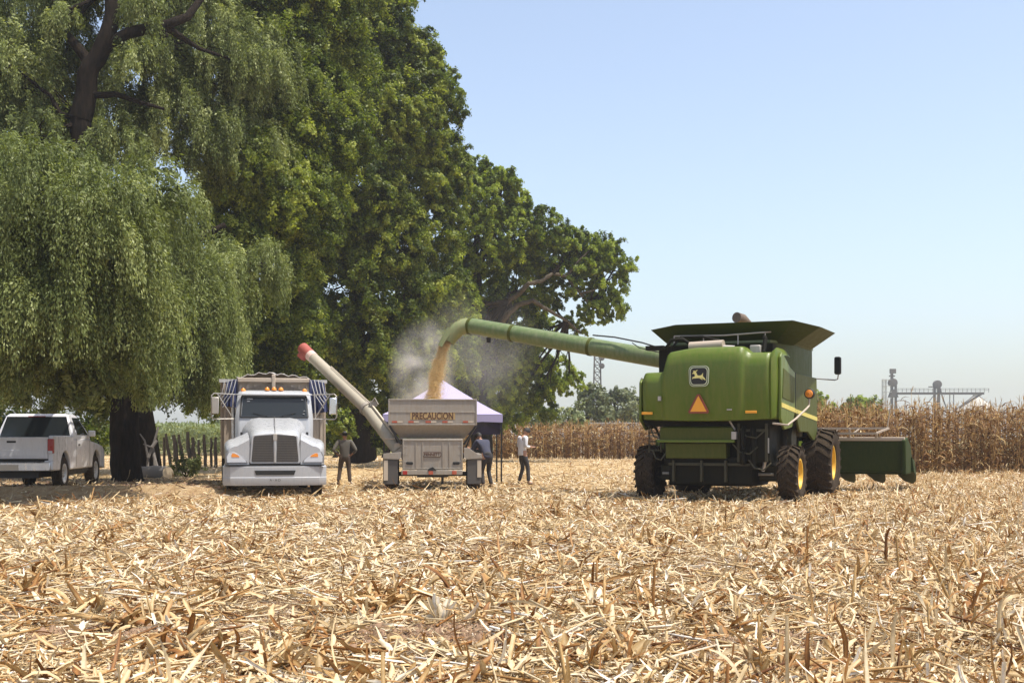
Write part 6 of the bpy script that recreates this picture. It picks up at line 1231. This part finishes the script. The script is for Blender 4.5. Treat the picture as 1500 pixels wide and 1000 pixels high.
# ---------------------------------------------------------------- grain and dust
pts = []
n = 60000; t = RNG.random(n) ** 0.75
p0 = np.array(W(655, 500, 34.6)); vx, vz = -1.15, -0.8; T_ = 0.62 * t
core = np.stack([p0[0] + vx * 0.72 * T_, p0[1] + 0 * T_, p0[2] + vz * T_ - 4.9 * T_ ** 2], 1)
wd = 0.06 + 0.10 * t; ang = RNG.random(n) * 6.283; rad = np.sqrt(RNG.random(n)) * wd
lump = 1 + 0.5 * (vn(t * 14, ang * 0 + 3, 1.0) - 0.5); core[:, 0] += rad * np.cos(ang) * lump * 1.5 + 0.12 * (1 - np.exp(-3 * (1 - t))) * RNG.normal(0, 0.3, n); core[:, 1] += rad * np.sin(ang) * 1.3
loose = RNG.random(n) < 0.25; core[loose] += RNG.normal(0, 1, (loose.sum(), 3)) * np.array([0.13, 0.12, 0.05]) * t[loose][:, None] + np.array([0.10, 0, 0]) * t[loose][:, None]
s = 0.0085 * RNG.uniform(0.7, 1.3, n)[:, None]; a = RNG.normal(0, 1, (n, 3)); a /= np.linalg.norm(a, axis=1)[:, None]; b = np.cross(a, RNG.normal(0, 1, (n, 3))); b /= np.linalg.norm(b, axis=1)[:, None]
Vg = np.stack([core - a * s, core - b * s * .8, core + a * s, core + b * s * .8], 1).reshape(-1, 3)
M['kernels'] = strawmat('falling_kernels', [(0.0, (0.85, 0.60, 0.28)), (0.5, (0.93, 0.76, 0.44)), (1.0, (0.95, 0.86, 0.62))], 0.5)
gs = fast('grain_stream', Vg, np.arange(4 * n).reshape(-1, 4), M['kernels'], np.repeat(np.clip(RNG.normal(.5, .2, n), 0, 1), 4)); tag(gs, 'golden maize kernels pouring from the auger spout', 'grain', kind='stuff')
rows = []
for i in range(22):
    r = []
    for j in range(22):
        x = -1.10 + 2.2 * j / 21; y = 0.08 + 3.4 * i / 21; d = math.hypot(x - 0.0, y - 1.65); z = 2.15 + 0.52 * max(0, 1 - d / 1.2) + 0.02 * mnoise.noise(Vector((x * 6, y * 6, 0))); r.append((x, y, z))
    rows.append(r)
gpile = MB().grid(rows).build('grain_heap', M['grain']); gpile.location = wg.location; gpile.rotation_euler = wg.rotation_euler; tag(gpile, 'heap of golden maize kernels inside the wagon hopper', 'grain', kind='stuff')
def volume(name, verts_mb, dens, col, label, scale, kind='stuff', fall=True, loc=(0, 0, 0), size=(1, 1, 1), aniso=0.2, seed=0.0):
    m = bpy.data.materials.new(name); m.use_nodes = True; n = m.node_tree; n.nodes.clear(); out = n.nodes.new('ShaderNodeOutputMaterial'); pv = n.nodes.new('ShaderNodeVolumePrincipled'); pv.inputs['Color'].default_value = (*col, 1); pv.inputs['Anisotropy'].default_value = aniso
    if fall:
        tc = N(n, 'ShaderNodeTexCoord'); ln = N(n, 'ShaderNodeVectorMath', operation='LENGTH'); n.links.new(tc.outputs['Object'], ln.inputs[0])
        mr = N(n, 'ShaderNodeMapRange'); mr.inputs[1].default_value = 1.0; mr.inputs[2].default_value = 0.25; n.links.new(ln.outputs['Value'], mr.inputs[0])
        g_ = N(n, 'ShaderNodeNewGeometry'); ad = N(n, 'ShaderNodeVectorMath', operation='ADD'); ad.inputs[1].default_value = (seed, 0, 0); n.links.new(g_.outputs['Position'], ad.inputs[0])
        nz = N(n, 'ShaderNodeTexNoise', Scale=scale, Detail=4.0, Roughness=0.6, Distortion=0.6); n.links.new(ad.outputs[0], nz.inputs['Vector'])
        rp = ramp(n, nz.outputs[0], [(0.40, 0.0), (0.70, 1.0)]); m1 = N(n, 'ShaderNodeMath', operation='MULTIPLY'); n.links.new(mr.outputs[0], m1.inputs[0]); n.links.new(rp, m1.inputs[1])
        m2 = N(n, 'ShaderNodeMath', operation='MULTIPLY'); n.links.new(m1.outputs[0], m2.inputs[0]); m2.inputs[1].default_value = dens; n.links.new(m2.outputs[0], pv.inputs['Density'])
    else: pv.inputs['Density'].default_value = dens
    n.links.new(pv.outputs[0], out.inputs['Volume']); o = verts_mb.build(name, m, smooth=False); o.location = loc; o.scale = size; tag(o, label, 'dust' if fall else 'haze', kind=kind); return o
ball = MB(); ball.lathe([(math.sin(math.pi * k / 12) + 1e-4, -math.cos(math.pi * k / 12)) for k in range(13)], (0, 0, 0), 'z', 24)
b2 = MB(); b2.v = list(ball.v); b2.f = list(ball.f)
volume('dust_cloud', ball, 1.5, (0.96, 0.91, 0.84), 'pale dust rising left of the falling grain', 0.9, loc=W(618, 548, 35.4), size=(1.05, 1.1, 1.75))
volume('dust_cloud', b2, 0.19, (0.90, 0.86, 0.80), 'thin grey dust drifting right below the unloading auger', 0.55, loc=W(700, 525, 36.6), size=(2.1, 1.6, 2.3), seed=7.0)
hz = MB(); hz.box(-1300, 1300, -350, 1700, -1.0, 45)
hzo = volume('haze', hz, 0.00045, (0.86, 0.90, 0.96), 'thin pale summer haze over the whole field', 1, fall=False, aniso=0.3)
print('objects', len(bpy.data.objects))
